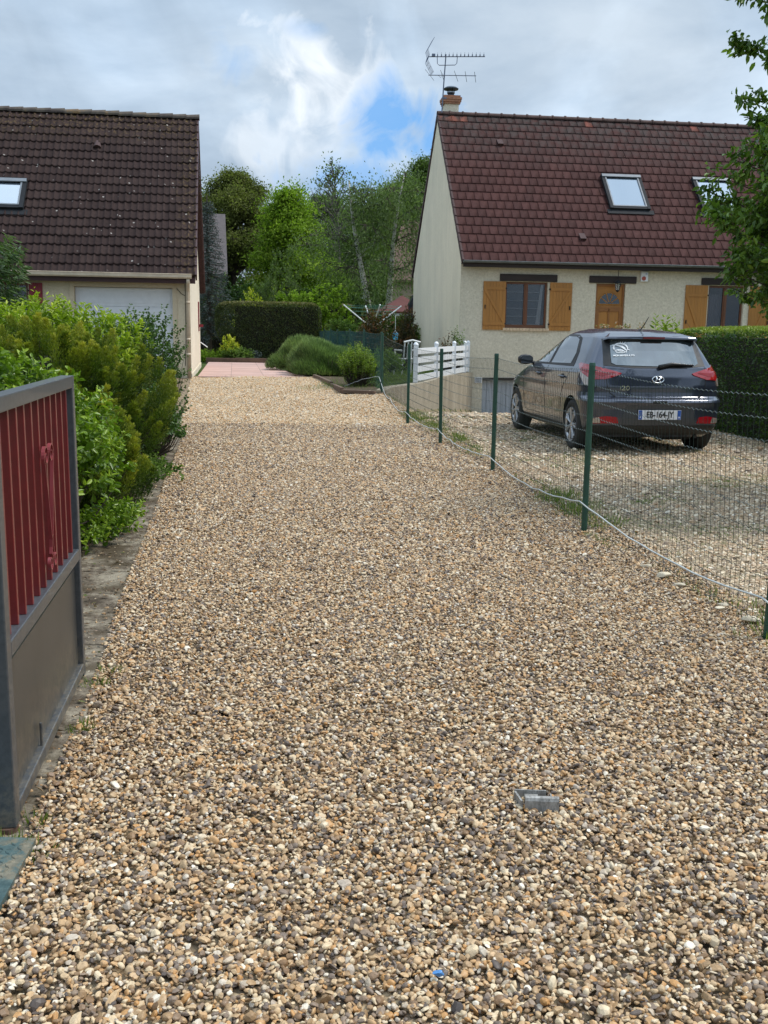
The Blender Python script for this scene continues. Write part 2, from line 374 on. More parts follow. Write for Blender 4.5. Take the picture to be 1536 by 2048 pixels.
def make_driveway_pebbles():
    P = []; Rr = []; T = []
    for k, (y0, y1, dens, rad, lift) in enumerate([(1.55, 3.2, 11500, .0076, .012), (3.2, 6, 10000, .0073, .010), (6, 10, 7000, .0083, .008), (10, 14.6, 4600, .0100, .007), (14.6, 25.0, 2300, .0125, .004)]):
        x, y = scatter_strip(y0, y1, dens, lambda q: np.maximum(xl(q) - .03, fov_l(q)), lambda q: np.minimum(drive_r(q) + .05, fov_r(q)), 100 + k)
        r = np.random.default_rng(200 + k); n = len(x); rad_ = rad * np.exp(r.normal(0, .28, n)); 
        edge = np.minimum(x - xl(y), drive_r(y) - x)
        # a few strays past the edge, fewer by the fence
        z = G(x, y) + .012 + rad_ * .3 + r.random(n) * lift + .007 * np.sin(x * 3.1 + 2) * np.sin(y * 2.3)
        T.append(r.random(n) if k < 4 else .48 + .50 * r.random(n)); P.append(np.stack([x, y, z], 1)); Rr.append(rad_)
    # strays on the concrete path and soil
    r = np.random.default_rng(5); n = 900; y = r.uniform(2, 14, n); x = xl(y) - np.abs(r.normal(0, .16, n)) - .02; rad_ = .007 * np.exp(r.normal(0, .3, n))
    P.append(np.stack([x, y, G(x, y) + .012 + rad_ * .2], 1)); Rr.append(rad_); T.append(r.random(n))
    n = 3500; y = r.uniform(3.5, 18, n); x = drive_r(y) + np.abs(r.normal(0, .09, n)); rad_ = .0085 * np.exp(r.normal(0, .35, n))
    P.append(np.stack([x, y, G(x, y) + .006 + rad_ * .2], 1)); Rr.append(rad_); T.append(r.random(n))
    pebble_field('gravel', np.concatenate(P), np.concatenate(Rr), np.concatenate(T), stone_mat('river_pebbles', STONE, 1.07), 'mixed tan, grey and amber pebbles covering the driveway', .45, 3)
make_driveway_pebbles()
def make_parking_pebbles():
    P = []; Rr = []; T = []
    for k, (y0, y1, dens, rad) in enumerate([(3.5, 7, 3200, .0098), (7, 11, 2400, .011), (11, 16, 1400, .014), (16, 30, 500, .021)]):
        x, y = scatter_strip(y0, y1, dens, lambda q: xb(q) + .15, lambda q: np.minimum(xb(q) + 8.5, fov_r(q)), 300 + k)
        r = np.random.default_rng(400 + k); n = len(x); rad_ = rad * np.exp(r.normal(0, .38, n))
        pat = np.sin(x * 2.3 + 1.1 * np.sin(y * 1.7)) * np.sin(y * 1.9 + 1.3 * np.sin(x * 1.5)); keep = r.random(n) < .62 + .38 * pat
        P.append(np.stack([x, y, G(x, y) + rad_ * .22], 1)[keep]); Rr.append(rad_[keep]); T.append(r.random(n)[keep])
    st = [(0, (.17, .13, .10)), (.2, (.36, .27, .18)), (.45, (.52, .40, .27)), (.6, (.42, .27, .15)), (.8, (.60, .49, .34)), (.95, (.70, .61, .46)), (1, (.82, .77, .67))]
    pebble_field('parking_pebbles', np.concatenate(P), np.concatenate(Rr), np.concatenate(T), stone_mat('pale_pebbles', st), 'sparse pale pebbles pressed into the neighbour parking ground', .3, 9)
make_parking_pebbles()

# ------------------------------------------------------------------ houses
def render_mat(name, a, b, streak=0.0, fleck=.5, worn=(.30, .28, .22)):
    m, t, p = newmat(name)
    n1 = noise_node(t, 14, 7, .75, .6); n2 = noise_node(t, .7, 6, .7); n3 = noise_node(t, 60, 4, .7)
    c = ramp_node(t, n1, [(.5 - .16, a), (.5 + .16, b)])
    c = mixc(t, .6, c, ramp_node(t, n2, [(.3, (.86, .86, .84)), (.7, (1.08, 1.07, 1.05))]), 'MULTIPLY')
    if streak:
        s_ = noise_node(t, 1.6, 8, .75, .6, sc=(1, 1, .16))
        c = mixc(t, ramp_node(t, s_, [(.45, (0, 0, 0)), (.72, (streak,) * 3)]), c, worn)
    t.links.new(c, p.inputs['Base Color']); setin(p, Roughness=.92, Specular_IOR_Level=.15)
    ad = nd(t, 'ShaderNodeMath', operation='ADD'); t.links.new(n1, ad.inputs[0]); t.links.new(n3, ad.inputs[1])
    bump(t, p, ad.outputs[0], .55, .02); return m
m_plaster = render_mat('roughcast', (.50, .45, .345), (.72, .665, .54), .22, worn=(.50, .46, .36))
m_plaster_gable = render_mat('weathered_roughcast', (.74, .67, .52), (.82, .75, .60), .5, worn=(.58, .53, .42))
m_cream = render_mat('cream_roughcast', (.62, .53, .38), (.72, .63, .47), .25, worn=(.52, .43, .31))
m_creamgable = render_mat('lit_cream_roughcast', (.72, .64, .50), (.80, .73, .60), .25, worn=(.6, .54, .42))  # paler copy of the facade cream, the gable's brighter light put into the colour
def glassmat(name, refl=.18, tint=(.02, .025, .03), tr=.75):
    m, t, p = newmat(name)
    g = nd(t, 'ShaderNodeBsdfGlossy'); g.inputs['Roughness'].default_value = .02; g.inputs[0].default_value = (.9, .95, 1, 1)
    tp = nd(t, 'ShaderNodeBsdfTransparent'); df = nd(t, 'ShaderNodeBsdfDiffuse'); df.inputs[0].default_value = (*tint, 1)
    m1 = nd(t, 'ShaderNodeMixShader'); m1.inputs[0].default_value = tr; t.links.new(df.outputs[0], m1.inputs[1]); t.links.new(tp.outputs[0], m1.inputs[2])
    fr = nd(t, 'ShaderNodeFresnel'); fr.inputs[0].default_value = 1.5
    ad = nd(t, 'ShaderNodeMath', operation='ADD', use_clamp=True); t.links.new(fr.outputs[0], ad.inputs[0]); ad.inputs[1].default_value = refl
    m2 = nd(t, 'ShaderNodeMixShader'); t.links.new(ad.outputs[0], m2.inputs[0]); t.links.new(m1.outputs[0], m2.inputs[1]); t.links.new(g.outputs[0], m2.inputs[2])
    t.links.new(m2.outputs[0], t.nodes['Material Output'].inputs[0]); return m
m_glass = glassmat('window_glass', .0)
m_skyglass = glassmat('skylight_glass', .40, (.10, .13, .16), .2)
m_shutter = M('ochre_shutter_paint', (.35, .15, .026), .5, .14, 6, .15, 40, .003, sc=(1, 1, .15))
m_frame = M('brown_window_wood', (.13, .045, .016), .45, .2, 8)
m_lintel = M('dark_timber', (.022, .013, .011), .7, .3, 9, .3, 30, .004, sc=(.2, 1, 1))
m_darkred = M('oxblood_paint', (.045, .012, .012), .5, .15)
m_redshut = M('crimson_shutter_paint', (.22, .012, .022), .5, .12)
m_zinc = M('grey_gutter', (.13, .15, .16), .35, .25, 6, metal=.4)
m_gutcream = M('cream_gutter', (.55, .45, .33), .5, .15, 6)
m_blackmetal = M('dark_metal', (.018, .020, .023), .7, .2, spec=.15)
m_greyalu = M('grey_flashing', (.17, .19, .21), .5, .15, spec=.3)
m_white = M('white_paint', (.72, .74, .76), .45, .05)
m_curtain = M('net_curtain', (.62, .64, .66), .9, .12, 12)
m_blind = M('folded_blind', (.13, .15, .165), .9, .15, 12)
m_brick = M('pale_brick', (.50, .30, .18), .85, .3, 14, .3, 50)
m_concrete = render_mat('stained_concrete', (.38, .33, .25), (.47, .42, .33), .9, worn=(.16, .12, .08))
m_garagegrey = M('galvanised_door', (.36, .39, .43), .45, .1, 8, sc=(1, 1, .1))

def wall_holes(x0, x1, z0, z1, holes, y0, depth, mb):
    """front sheet at y0 with reveals going in by depth"""
    xs = sorted({x0, x1, *[h[0] for h in holes], *[h[1] for h in holes]}); zs = sorted({z0, z1, *[h[2] for h in holes], *[h[3] for h in holes]})
    for i in range(len(xs) - 1):
        for j in range(len(zs) - 1):
            cx, cz = (xs[i] + xs[i + 1]) / 2, (zs[j] + zs[j + 1]) / 2
            if any(h[0] < cx < h[1] and h[2] < cz < h[3] for h in holes): continue
            mb.add([(xs[i], y0, zs[j]), (xs[i + 1], y0, zs[j]), (xs[i + 1], y0, zs[j + 1]), (xs[i], y0, zs[j + 1])], [(0, 1, 2, 3)])
    for a, b, c, d in holes:
        mb.add([(a, y0, c), (a, y0 + depth, c), (a, y0 + depth, d), (a, y0, d)], [(0, 1, 2, 3)])
        mb.add([(b, y0, c), (b, y0 + depth, c), (b, y0 + depth, d), (b, y0, d)], [(3, 2, 1, 0)])
        mb.add([(a, y0, d), (b, y0, d), (b, y0 + depth, d), (a, y0 + depth, d)], [(3, 2, 1, 0)])
        mb.add([(a, y0, c), (b, y0, c), (b, y0 + depth, c), (a, y0 + depth, c)], [(0, 1, 2, 3)])
def gable(x, pts, mb, flip):
    mb.add([(x, y, z) for y, z in pts], [tuple(range(len(pts)))[::1 if flip else -1]])
def slope_map(y0, z0, y1, z1):
    L_ = math.hypot(y1 - y0, z1 - z0); d = ((y1 - y0) / L_, (z1 - z0) / L_); nrm = (-d[1], d[0])
    return L_, lambda x, s, h: (x, y0 + d[0] * s + nrm[0] * h, z0 + d[1] * s + nrm[1] * h)

def shutter(parent, x0, x1, z0, z1, mat, y=-.01, diag=1, hinge_left=True, w_ang=0):
    mb = MB(); n = 7; w = (x1 - x0) / n
    for i in range(n): mb.box(x0 + i * w + .002, x0 + (i + 1) * w - .002, y - .03, y - .004, z0, z1)
    mb.box(x0 + .01, x1 - .01, y - .006, y - .002, z0 + .01, z1 - .01)
    o = mb.build('shutter', mat, parent)
    b = MB()
    for zc in (z0 + (z1 - z0) * .13, z0 + (z1 - z0) * .86): b.box(x0 + .012, x1 - .012, y - .052, y - .031, zc - .045, zc + .045)
    zl, zh = z0 + (z1 - z0) * .13 + .046, z0 + (z1 - z0) * .86 - .046
    xa, xb_ = (x0 + .05, x1 - .05) if diag > 0 else (x1 - .05, x0 + .05)
    wv = .04
    b.prism([(xa - wv, zh), (xa + wv, zh), (xb_ + wv, zl), (xb_ - wv, zl)], y - .051, y - .031, lambda a, c, d: (a, d, c))
    b.build('brace', mat, o)
    hx = x0 if hinge_left else x1
    for zc in (z0 + (z1 - z0) * .13, z0 + (z1 - z0) * .86): h = MB(); h.box(hx - .02, hx + .02, y - .056, y - .0, zc - .02, zc + .02); h.build('hinge', m_blackmetal, o)
    lx = x1 - .06 if hinge_left else x0 + .06
    h = MB(); h.box(lx - .012, lx + .012, y - .06, y - .03, (z0 + z1) / 2 - .09, (z0 + z1) / 2 + .02); h.build('latch', m_blackmetal, o)
    return o
def window(parent, x0, x1, z0, z1, yin, curtain='blind'):
    fr = MB(); t = .055
    fr.box(x0, x0 + t, yin - .03, yin + .03, z0, z1); fr.box(x1 - t, x1, yin - .03, yin + .03, z0, z1)
    fr.box(x0 + t, x1 - t, yin - .03, yin + .03, z1 - t, z1); fr.box(x0 + t, x1 - t, yin - .03, yin + .03, z0, z0 + .09)
    xm = (x0 + x1) / 2; fr.box(xm - .06, xm + .06, yin - .035, yin + .03, z0 + .09, z1 - t)
    fr.box(xm - .02, xm + .02, yin - .05, yin - .035, z0 + .09, z1 - t)
    o = fr.build('window', m_frame, parent)
    g = MB(); g.box(x0 + t, xm - .06, yin - .004, yin + .004, z0 + .09, z1 - t); g.box(xm + .06, x1 - t, yin - .004, yin + .004, z0 + .09, z1 - t)
    g.build('pane', m_glass, o)
    c = MB()
    def pleat(a, b, zb, zt, amp, k, yy):
        n = 40; vs = []; 
        for i in range(n + 1):
            x = a + (b - a) * i / n; vs += [(x, yy + amp * math.sin(i / n * k * 6.28), zb), (x, yy + amp * math.sin(i / n * k * 6.28 + .4), zt)]
        c.add(vs, [(2 * i, 2 * i + 2, 2 * i + 3, 2 * i + 1) for i in range(n)])
    if curtain == 'blind':
        for a, b in ((x0 + t, xm - .05), (xm + .05, x1 - .2)):
            nb = 5
            for i in range(nb):
                zb = z0 + .1 + (z1 - z0 - .16) * i / nb; zt = z0 + .1 + (z1 - z0 - .16) * (i + 1) / nb
                c.add([(a, yin + .05, zb), (b, yin + .05, zb), (b, yin + .085, zt), (a, yin + .085, zt)], [(0, 1, 2, 3)])
        bl = c.build('blind', m_blind, o, fixn=False)
        c = MB()
        for a, b in ((x0 + t, xm - .05), (xm + .05, x1 - .2)):
            for i in range(nb): zb = z0 + .1 + (z1 - z0 - .16) * i / nb; c.box(a, b, yin + .04, yin + .048, zb, zb + .014)
        c.build('blind_rib', m_curtain, o)
        c = MB(); c.cur = 0
        vs = [(x1 - .17, yin + .03, z1 - .06), (x1 - .10, yin + .03, z1 - .06), (x1 - .16, yin + .03, z0 + .1), (x1 - .30, yin + .03, z0 + .1)]
        c.add(vs, [(0, 1, 2, 3)]); c.build('curtain', m_curtain, o, fixn=False)
    else:
        pleat(x0 + t, xm - .07, z0 + .1, z1 - .25, .015, 6, yin + .1); c.build('curtain', M('mauve_net', (.20, .17, .19), .9, .3, 6, sc=(3, 1, .3)), o, fixn=False)
    return o

lichen_ov = None
def tile_dirt_r(t, c):
    n = noise_node(t, 3.5, 8, .75); n2 = noise_node(t, 16, 6, .75)
    tc = nd(t, 'ShaderNodeTexCoord'); sep = nd(t, 'ShaderNodeSeparateXYZ'); t.links.new(tc.outputs['Object'], sep.inputs[0])
    mr = nd(t, 'ShaderNodeMapRange'); t.links.new(sep.outputs[2], mr.inputs[0]); mr.inputs[1].default_value = 6.3; mr.inputs[2].default_value = 8.3
    ad = nd(t, 'ShaderNodeMath', operation='MULTIPLY'); t.links.new(ramp_node(t, n, [(.4, (0, 0, 0)), (.58, (1, 1, 1))]), ad.inputs[0]); t.links.new(mr.outputs[0], ad.inputs[1])
    c = mixc(t, ad.outputs[0], c, (.055, .045, .042))
    sp = ramp_node(t, n2, [(.66, (0, 0, 0)), (.72, (.55,) * 3)])
    ad2 = nd(t, 'ShaderNodeMath', operation='MULTIPLY'); t.links.new(sp, ad2.inputs[0]); t.links.new(mr.outputs[0], ad2.inputs[1])
    return mixc(t, ad2.outputs[0], c, (.28, .26, .22))
def tile_dirt_l(t, c):
    tc = nd(t, 'ShaderNodeTexCoord'); v = nd(t, 'ShaderNodeTexVoronoi'); v.inputs['Scale'].default_value = 5.5
    t.links.new(tc.outputs['Object'], v.inputs['Vector'])
    sep = nd(t, 'ShaderNodeSeparateColor'); t.links.new(v.outputs['Color'], sep.inputs[0])
    mlt = nd(t, 'ShaderNodeMath', operation='MULTIPLY'); t.links.new(ramp_node(t, v.outputs['Distance'], [(.11, (1, 1, 1)), (.16, (0, 0, 0))]), mlt.inputs[0])
    pm = nd(t, 'ShaderNodeMath', operation='MULTIPLY'); t.links.new(ramp_node(t, sep.outputs[0], [(.45, (0, 0, 0)), (.5, (.9,) * 3)]), pm.inputs[0]); t.links.new(ramp_node(t, noise_node(t, 1.3, 4, .7), [(.44, (.05,) * 3), (.58, (1, 1, 1))]), pm.inputs[1])
    t.links.new(pm.outputs[0], mlt.inputs[1])
    c = mixc(t, mlt.outputs[0], c, (.38, .35, .32))
    # yellow lichen near the ridge and along the verge
    s3 = nd(t, 'ShaderNodeSeparateXYZ'); t.links.new(tc.outputs['Object'], s3.inputs[0])
    mr = nd(t, 'ShaderNodeMapRange'); t.links.new(s3.outputs[2], mr.inputs[0]); mr.inputs[1].default_value = 5.9; mr.inputs[2].default_value = 7.4
    mx_ = nd(t, 'ShaderNodeMapRange'); t.links.new(s3.outputs[0], mx_.inputs[0]); mx_.inputs[1].default_value = -.5; mx_.inputs[2].default_value = .6
    mm = nd(t, 'ShaderNodeMath', operation='MAXIMUM'); t.links.new(mr.outputs[0], mm.inputs[0]); t.links.new(mx_.outputs[0], mm.inputs[1])
    m2 = nd(t, 'ShaderNodeMath', operation='MULTIPLY'); t.links.new(mm.outputs[0], m2.inputs[0])
    t.links.new(ramp_node(t, noise_node(t, 11, 6, .75), [(.52, (0, 0, 0)), (.62, (.9,) * 3)]), m2.inputs[1])
    return mixc(t, m2.outputs[0], c, (.20, .135, .05))
m_tile_r = attrmat('terracotta_flat_tiles', [(0, (.048, .021, .019)), (.5, (.058, .0245, .022)), (.92, (.066, .028, .025)), (.97, (.18, .06, .045)), (1, (.20, .07, .05))], .85, bmp=.4, bscale=110, dirt=tile_dirt_r, var=.22, spec=.12)
m_tile_l = attrmat('brown_wavy_tiles', [(0, (.028, .0175, .016)), (.5, (.034, .021, .019)), (1, (.041, .026, .023))], .85, bmp=.4, bscale=110, dirt=tile_dirt_l, spec=.12)
m_verge = M('verge_tile', (.05, .022, .02), .8, .3, 8)

def skylight(parent, fmap, x0, x1, s0, s1):
    mb = MB()
    def bx(a, b, c, d, h0, h1, m):
        vs = [fmap(x, s_, h) for x in (a, b) for s_ in (c, d) for h in (h0, h1)]
        m.add(vs, [(0, 1, 3, 2), (4, 6, 7, 5), (0, 4, 5, 1), (2, 3, 7, 6), (0, 2, 6, 4), (1, 5, 7, 3)])
    bx(x0 - .05, x0 + .05, s0 - .02, s1 + .02, .02, .12, mb); bx(x1 - .05, x1 + .05, s0 - .02, s1 + .02, .02, .12, mb)
    bx(x0 + .05, x1 - .05, s0 - .02, s0 + .07, .02, .11, mb); bx(x0 - .05, x1 + .05, s1 + .021, s1 + .05, .02, .14, mb)
    o = mb.build('skylight', m_blackmetal, parent)
    a = MB(); bx(x0 - .04, x1 + .04, s1 - .09, s1 + .02, .121, .15, a); bx(x0 + .051, x0 + .09, s0 + .071, s1 - .09, .05, .125, a); bx(x1 - .09, x1 - .051, s0 + .071, s1 - .09, .05, .125, a)
    bx(x0 + .091, x1 - .091, s0 + .071, s0 + .11, .05, .12, a)
    a.build('sash', m_greyalu, o)
    g = MB(); bx(x0 + .091, x1 - .091, s0 + .111, s1 - .09, .07, .09, g); g.build('pane', m_skyglass, o)
    fl = MB(); bx(x0 - .15, x1 + .15, s0 - .20, s0 - .021, .035, .05, fl); fl.build('apron', m_blackmetal, o)
    return o

def house_right():
    H = thing('house', 'beige roughcast house with steep flat tiled red brown roof and ochre shutters, behind the car', 'house', (2.15, 30, 0), math.atan(.14))
    D = 8.4; XR = 13.5; ridge = (4.2, 8.33)
    holes = [(1.36, 2.64, 1.52, 2.86), (4.13, 5.04, .68, 2.86), (7.68, 8.83, .75, 2.87), (.74, 3.2, -1.35, -.02)]
    mb = MB(); wall_holes(.0, XR, -1.3, 3.42, holes, 0, .2, mb)
    mb.add([(0, D, -1.3), (XR, D, -1.3), (XR, D, 3.5), (0, D, 3.5)], [(3, 2, 1, 0)])
    w = mb.build('wall', m_plaster, H, fixn=False)
    gb = MB(); gable(-.002, [(0, -1.3), (D, -1.3), (D, 3.4), (ridge[0], 8.22), (0, 3.4)], gb, True); gb.build('gable_wall', m_plaster_gable, H, fixn=False)
    gb = MB(); gable(XR, [(0, -1.3), (D, -1.3), (D, 3.4), (ridge[0], 8.22), (0, 3.4)], gb, False); gb.build('gable_wall', m_plaster_gable, H, fixn=False)
    fl = MB(); fl.box(.1, XR - .1, .21, D - .1, .5, .6); fl.box(.1, XR - .1, 1.6, 1.7, -1.2, 3.2); fl.build('interior_wall', M('interior_paint', (.2, .19, .17)), H)
    bw = MB()
    # roof front of single tiles
    L_, fm = slope_map(-.3, 3.42, ridge[0], ridge[1]); rows = 18; rp = L_ / rows; tw = .262
    V = []; Fa = []; T = []; r = np.random.default_rng(3)
    sky_ = [(4.93, 6.12), (7.94, 9.13)]
    ss = lambda y: (y + .3) / (ridge[0] + .3) * L_
    for i in range(rows):
        off = (i % 2) * tw * .5 - (0.02)
        k = 0; x = -.0 - (off if off > 0 else 0)
        while x < XR + .1:
            x0 = max(x, 0.0); x1 = min(x + tw - .0012, XR + .1)
            if x1 - x0 > .03:
                j = r.normal(0, .0011); s0 = i * rp - .02 + r.normal(0, .002); s1 = (i + 1) * rp
                b = len(V); tt = r.random() * .93 if not (i >= rows - 1 and x0 < .75) else 1.0
                if i == rows - 1 and r.random() < .03: tt = .98
                hl = .033 + j
                pts = [(x0, s0, -.01), (x1, s0, -.01), (x0, s0, hl), (x0 + .03, s0, hl + .002), (x1, s0, hl - .0005), (x0, s1, .008 + j), (x0 + .03, s1, .010 + j), (x1, s1, .006 + j), (x0, s0, -.01), (x0, s1, -.02), (x1, s1, -.02)]
                V += [fm(*q) for q in pts]; T += [tt] * 11
                Fa += [(b, b + 1, b + 4, b + 2), (b + 2, b + 3, b + 6, b + 5), (b + 3, b + 4, b + 7, b + 6), (b + 1, b + 10, b + 7, b + 4), (b + 8, b + 2, b + 5, b + 9)]
            x += tw
    roof = np_obj('roof', V, Fa, m_tile_r, H, {'tone': ('FLOAT', T)})
    u = MB()
    for y0, z0, y1, z1, a, b in ((-.28, 3.36, ridge[0], ridge[1] - .04, .02, XR), (D + .3, 3.4, ridge[0], ridge[1] - .04, .02, XR)):
        u.add([(a, y0, z0), (b, y0, z0), (b, y1, z1), (a, y1, z1), (a, y0, z0 - .08), (b, y0, z0 - .08), (b, y1, z1 - .1), (a, y1, z1 - .1)], [(0, 1, 2, 3), (7, 6, 5, 4), (0, 4, 5, 1), (0, 3, 7, 4), (1, 5, 6, 2)])
    # rear slope surface
    u.build('roof_deck', m_verge, roof)
    v = MB()
    n = 18
    for sgn in (0, 1):
        y0, z0 = ((-.3, 3.42) if sgn == 0 else (D + .3, 3.42)); Lb, fb = slope_map(y0, z0, ridge[0], ridge[1])
        for i in range(n):
            s0, s1 = Lb * i / n - .01, Lb * (i + 1) / n
            vs = [fb(x, s_, h) for x in (-.035, .02) for s_ in (s0, s1) for h in ((-.10, .045) if s_ == s0 else (-.12, .02))]
            if sgn: vs = [fb(x, s_, -h) for x in (-.035, .02) for s_ in (s0, s1) for h in ((-.10, .05) if s_ == s0 else (-.12, .02))]
            v.add(vs, [(0, 1, 3, 2), (4, 6, 7, 5), (0, 4, 5, 1), (2, 3, 7, 6), (0, 2, 6, 4), (1, 5, 7, 3)])
    v.build('verge_tiles', m_verge, roof)
    rt = MB(); x = -.03
    while x < XR + .1:
        pts = [(math.cos(q) * .105, math.sin(q) * .09) for q in np.linspace(-.3, math.pi + .3, 10)]
        def ring(xx, k): return [(xx, ridge[0] + a * k, ridge[1] - .015 + b * k) for a, b in pts]
        A = ring(x, 1) + ring(x + .39, 1) + ring(x + .39, 1.25) + ring(x + .435, 1.25) + ring(x + .435, 1)
        fs = [(i * 10 + j, i * 10 + j + 1, (i + 1) * 10 + j + 1, (i + 1) * 10 + j) for i in range(4) for j in range(9)]
        rt.add(A, fs); x += .43
    rt.build('ridge_tiles', M('ridge_tile', (.075, .042, .035), .85, .45, 5, .4, 60), roof, smooth=False)
    # slightly dull flashing strip and vents
    for xx, yy in ((1.85, 3.3), (3.76, .45)):
        vt = MB()
        s_ = ss(yy); vs = [fm(x, q, h) for x in (xx - .09, xx + .09) for q in (s_ - .18, s_ + .12) for h in (.0, .10 if q < s_ else .03)]
        vt.add(vs, [(0, 1, 3, 2), (4, 6, 7, 5), (0, 4, 5, 1), (2, 3, 7, 6), (0, 2, 6, 4), (1, 5, 7, 3)])
        vt.build('roof_vent', m_verge, roof)
    for x0, x1 in sky_: skylight(roof, fm, x0, x1, ss(1.27), ss(2.27))
    # chimney
    c = MB(); cx, cy = .46, 4.46
    c.box(cx - .225, cx + .225, cy - .225, cy + .225, 7.9, 8.65); ch = c.build('chimney', m_creamgable, roof)
    c = MB(); c.box(cx - .27, cx + .27, cy - .27, cy + .27, 8.65, 8.71); c.box(cx - .295, cx + .295, cy - .295, cy + .295, 8.71, 8.78); c.box(cx - .31, cx + .31, cy - .31, cy + .31, 8.78, 8.85); c.box(cx - .27, cx + .27, cy - .27, cy + .27, 8.85, 8.91)
    c.build('brick_crown', M('chimney_brick', (.36, .17, .10), .85, .35, 12, .3), ch)
    c = MB(); Mx = Matrix.Translation((cx, cy, .06))
    c.lathe([(.09, 8.8), (.125, 8.84), (.125, 8.9), (.10, 8.93), (.13, 8.96), (.13, 8.98)], 16, Mx)
    for q in range(6): a = q * 1.047; c.tube([(cx + .115 * math.cos(a), cy + .115 * math.sin(a), 9.01), (cx + .115 * math.cos(a), cy + .115 * math.sin(a), 9.15)], .012, 5)
    c.lathe([(.0, 9.06), (.24, 9.07), (.25, 9.10), (.17, 9.15), (0, 9.17)], 20, Mx)
    c.build('chimney_cap', M('cowl_metal', (.05, .07, .09), .4, .2, metal=.5), ch)
    # TV aerial on a mast strapped to the chimney
    m_al = M('aerial_metal', (.13, .15, .2), .4, .15, metal=.7)
    a = MB(); mx, my = .12, 3.9
    a.tube([(mx - .05, my, 8.3), (mx - .01, my, 9.2), (mx + .04, my, 10.06)], [.022, .02, .018], 8)
    a.box(mx - .06, cx - .25, my - .02, my + .02, 8.72, 8.76)
    aer = a.build('tv_aerial', m_al, H)
    a = MB()   # upper UHF array, boom runs along +x
    zb = 9.98; x0, x1 = -.40, 1.42
    a.tube([(x0, my - .04, zb - .03), (x1, my - .04, zb + .06)], .016, 6)
    for k in range(13):
        xx = x0 + .28 + k * .125; zz = zb - .03 + (xx - x0) / (x1 - x0) * .09
        a.tube([(xx, my - .12 - .0, zz + .02), (xx, my + .08, zz + .02)], .006, 4); a.box(xx - .012, xx + .012, my - .06, my - .02, zz + .015, zz + .07)
        a.tube([(xx, my - .04, zz + .05), (xx + .004, my - .04, zz + .13)], .004, 4)
    a.tube([(mx - .25, my - .04, zb - .03), (mx - .24, my - .04, zb - .22), (mx - .18, my - .04, zb - .27), (mx + .33, my - .04, zb - .24), (mx + .39, my - .04, zb - .18), (mx + .4, my - .04, zb + .0)], .012, 6)
    a.box(x0 + .1, x0 + .2, my - .08, my, zb - .02, zb + .06)
    a.build('upper_array', m_al, aer)
    a = MB()   # corner reflector of rods
    for sg in (1, -1):
        for k in range(5):
            yy = my - .26 + k * .11
            a.tube([(x0 - .02, yy, zb - .02), (x0 - .12 + .05, yy, zb - .02 + sg * .16), (x0 + .13, yy, zb - .02 + sg * .52)], .006, 4)
        for q in (.2, .5, .9): a.tube([(x0 - .07 + .2 * q, my - .26, zb - .02 + sg * (.16 + .36 * q)), (x0 - .07 + .2 * q, my + .2, zb - .02 + sg * (.16 + .36 * q))], .005, 4)
    a.build('reflector', m_al, aer)
    a = MB(); zb = 9.42
    a.tube([(-.4, my - .04, zb - .02), (1.15, my - .04, zb + .03)], .013, 6)
    for xx, dx in ((-.36, .2), (.05, .12), (.5, .13), (.82, .1), (1.12, .1)):
        a.tube([(xx - dx, my - .35, zb + .07), (xx + dx, my + .3, zb - .09)], .007, 4)
    a.tube([(-.1, my - .04, zb), (0, my - .04, zb - .08), (.06, my - .05, zb + .05), (.12, my, zb - .1), (.08, my, zb - .6)], .006, 4)
    a.build('lower_array', m_al, aer)
    # gutter and fascia
    gt = MB(); prof = [(math.cos(q) * .062, -math.sin(q) * .062) for q in np.linspace(0, math.pi, 9)]
    def gut(m_, x0, x1, yc, zc, prof):
        n_ = len(prof); vs = [(x, yc + a, zc + b) for x in (x0, x1) for a, b in prof]; vs += [(x, yc + a * .9, zc + b * .9 + .003) for x in (x0, x1) for a, b in prof]
        m_.add(vs, [(i, i + 1, n_ + i + 1, n_ + i) for i in range(n_ - 1)] + [(2 * n_ + i, 3 * n_ + i, 3 * n_ + i + 1, 2 * n_ + i + 1) for i in range(n_ - 1)] + [tuple(range(n_)), tuple(range(n_, 2 * n_))])
        m_.tube([(x0, yc - .062, zc), (x1, yc - .062, zc)], .009, 6)
    gut(gt, -.02, XR, -.37, 3.415, prof); gt.build('gutter', m_zinc, H, smooth=False)
    fs = MB(); fs.box(.0, XR, -.30, -.275, 3.24, 3.37); fs.box(.0, XR, -.275, -.003, 3.33, 3.35); fs.build('fascia', m_lintel, H)
    # timber lintels
    for a0, a1, z0, z1 in ((1.17, 2.91, 2.875, 3.08), (3.90, 5.36, 2.875, 3.08), (7.42, 9.1, 2.885, 3.09)):
        l_ = MB(); l_.box(a0, a1, -.05, -.002, z0, z1); l_.build('lintel', m_lintel, H, bevel=.01)
    window(H, 1.365, 2.635, 1.525, 2.855, .12, 'blind'); window(H, 7.685, 8.825, .755, 2.865, .12, 'net')
    shutter(H, .68, 1.36, 1.46, 2.86, m_shutter, diag=1, hinge_left=False); shutter(H, 2.70, 3.38, 1.46, 2.86, m_shutter, diag=-1, hinge_left=True)
    shutter(H, 6.93, 7.64, .76, 2.87, m_shutter, diag=1, hinge_left=False); shutter(H, 9.0, 9.68, .76, 2.87, m_shutter, diag=-1, hinge_left=True)
    s_ = MB(); n = 14
    for i in range(n): x = 1.30 + i * (1.42 / n); s_.box(x, x + 1.42 / n - .008, -.06, .14, 1.44, 1.519)
    s_.build('brick_sill', M('sill_brick', (.56, .42, .28), .85, .2, 9, .2), H)
    # front door
    d = MB(); d.box(4.14, 5.03, .1, .14, .7, 2.85); dr = d.build('door', m_shutter, H)
    d = MB()
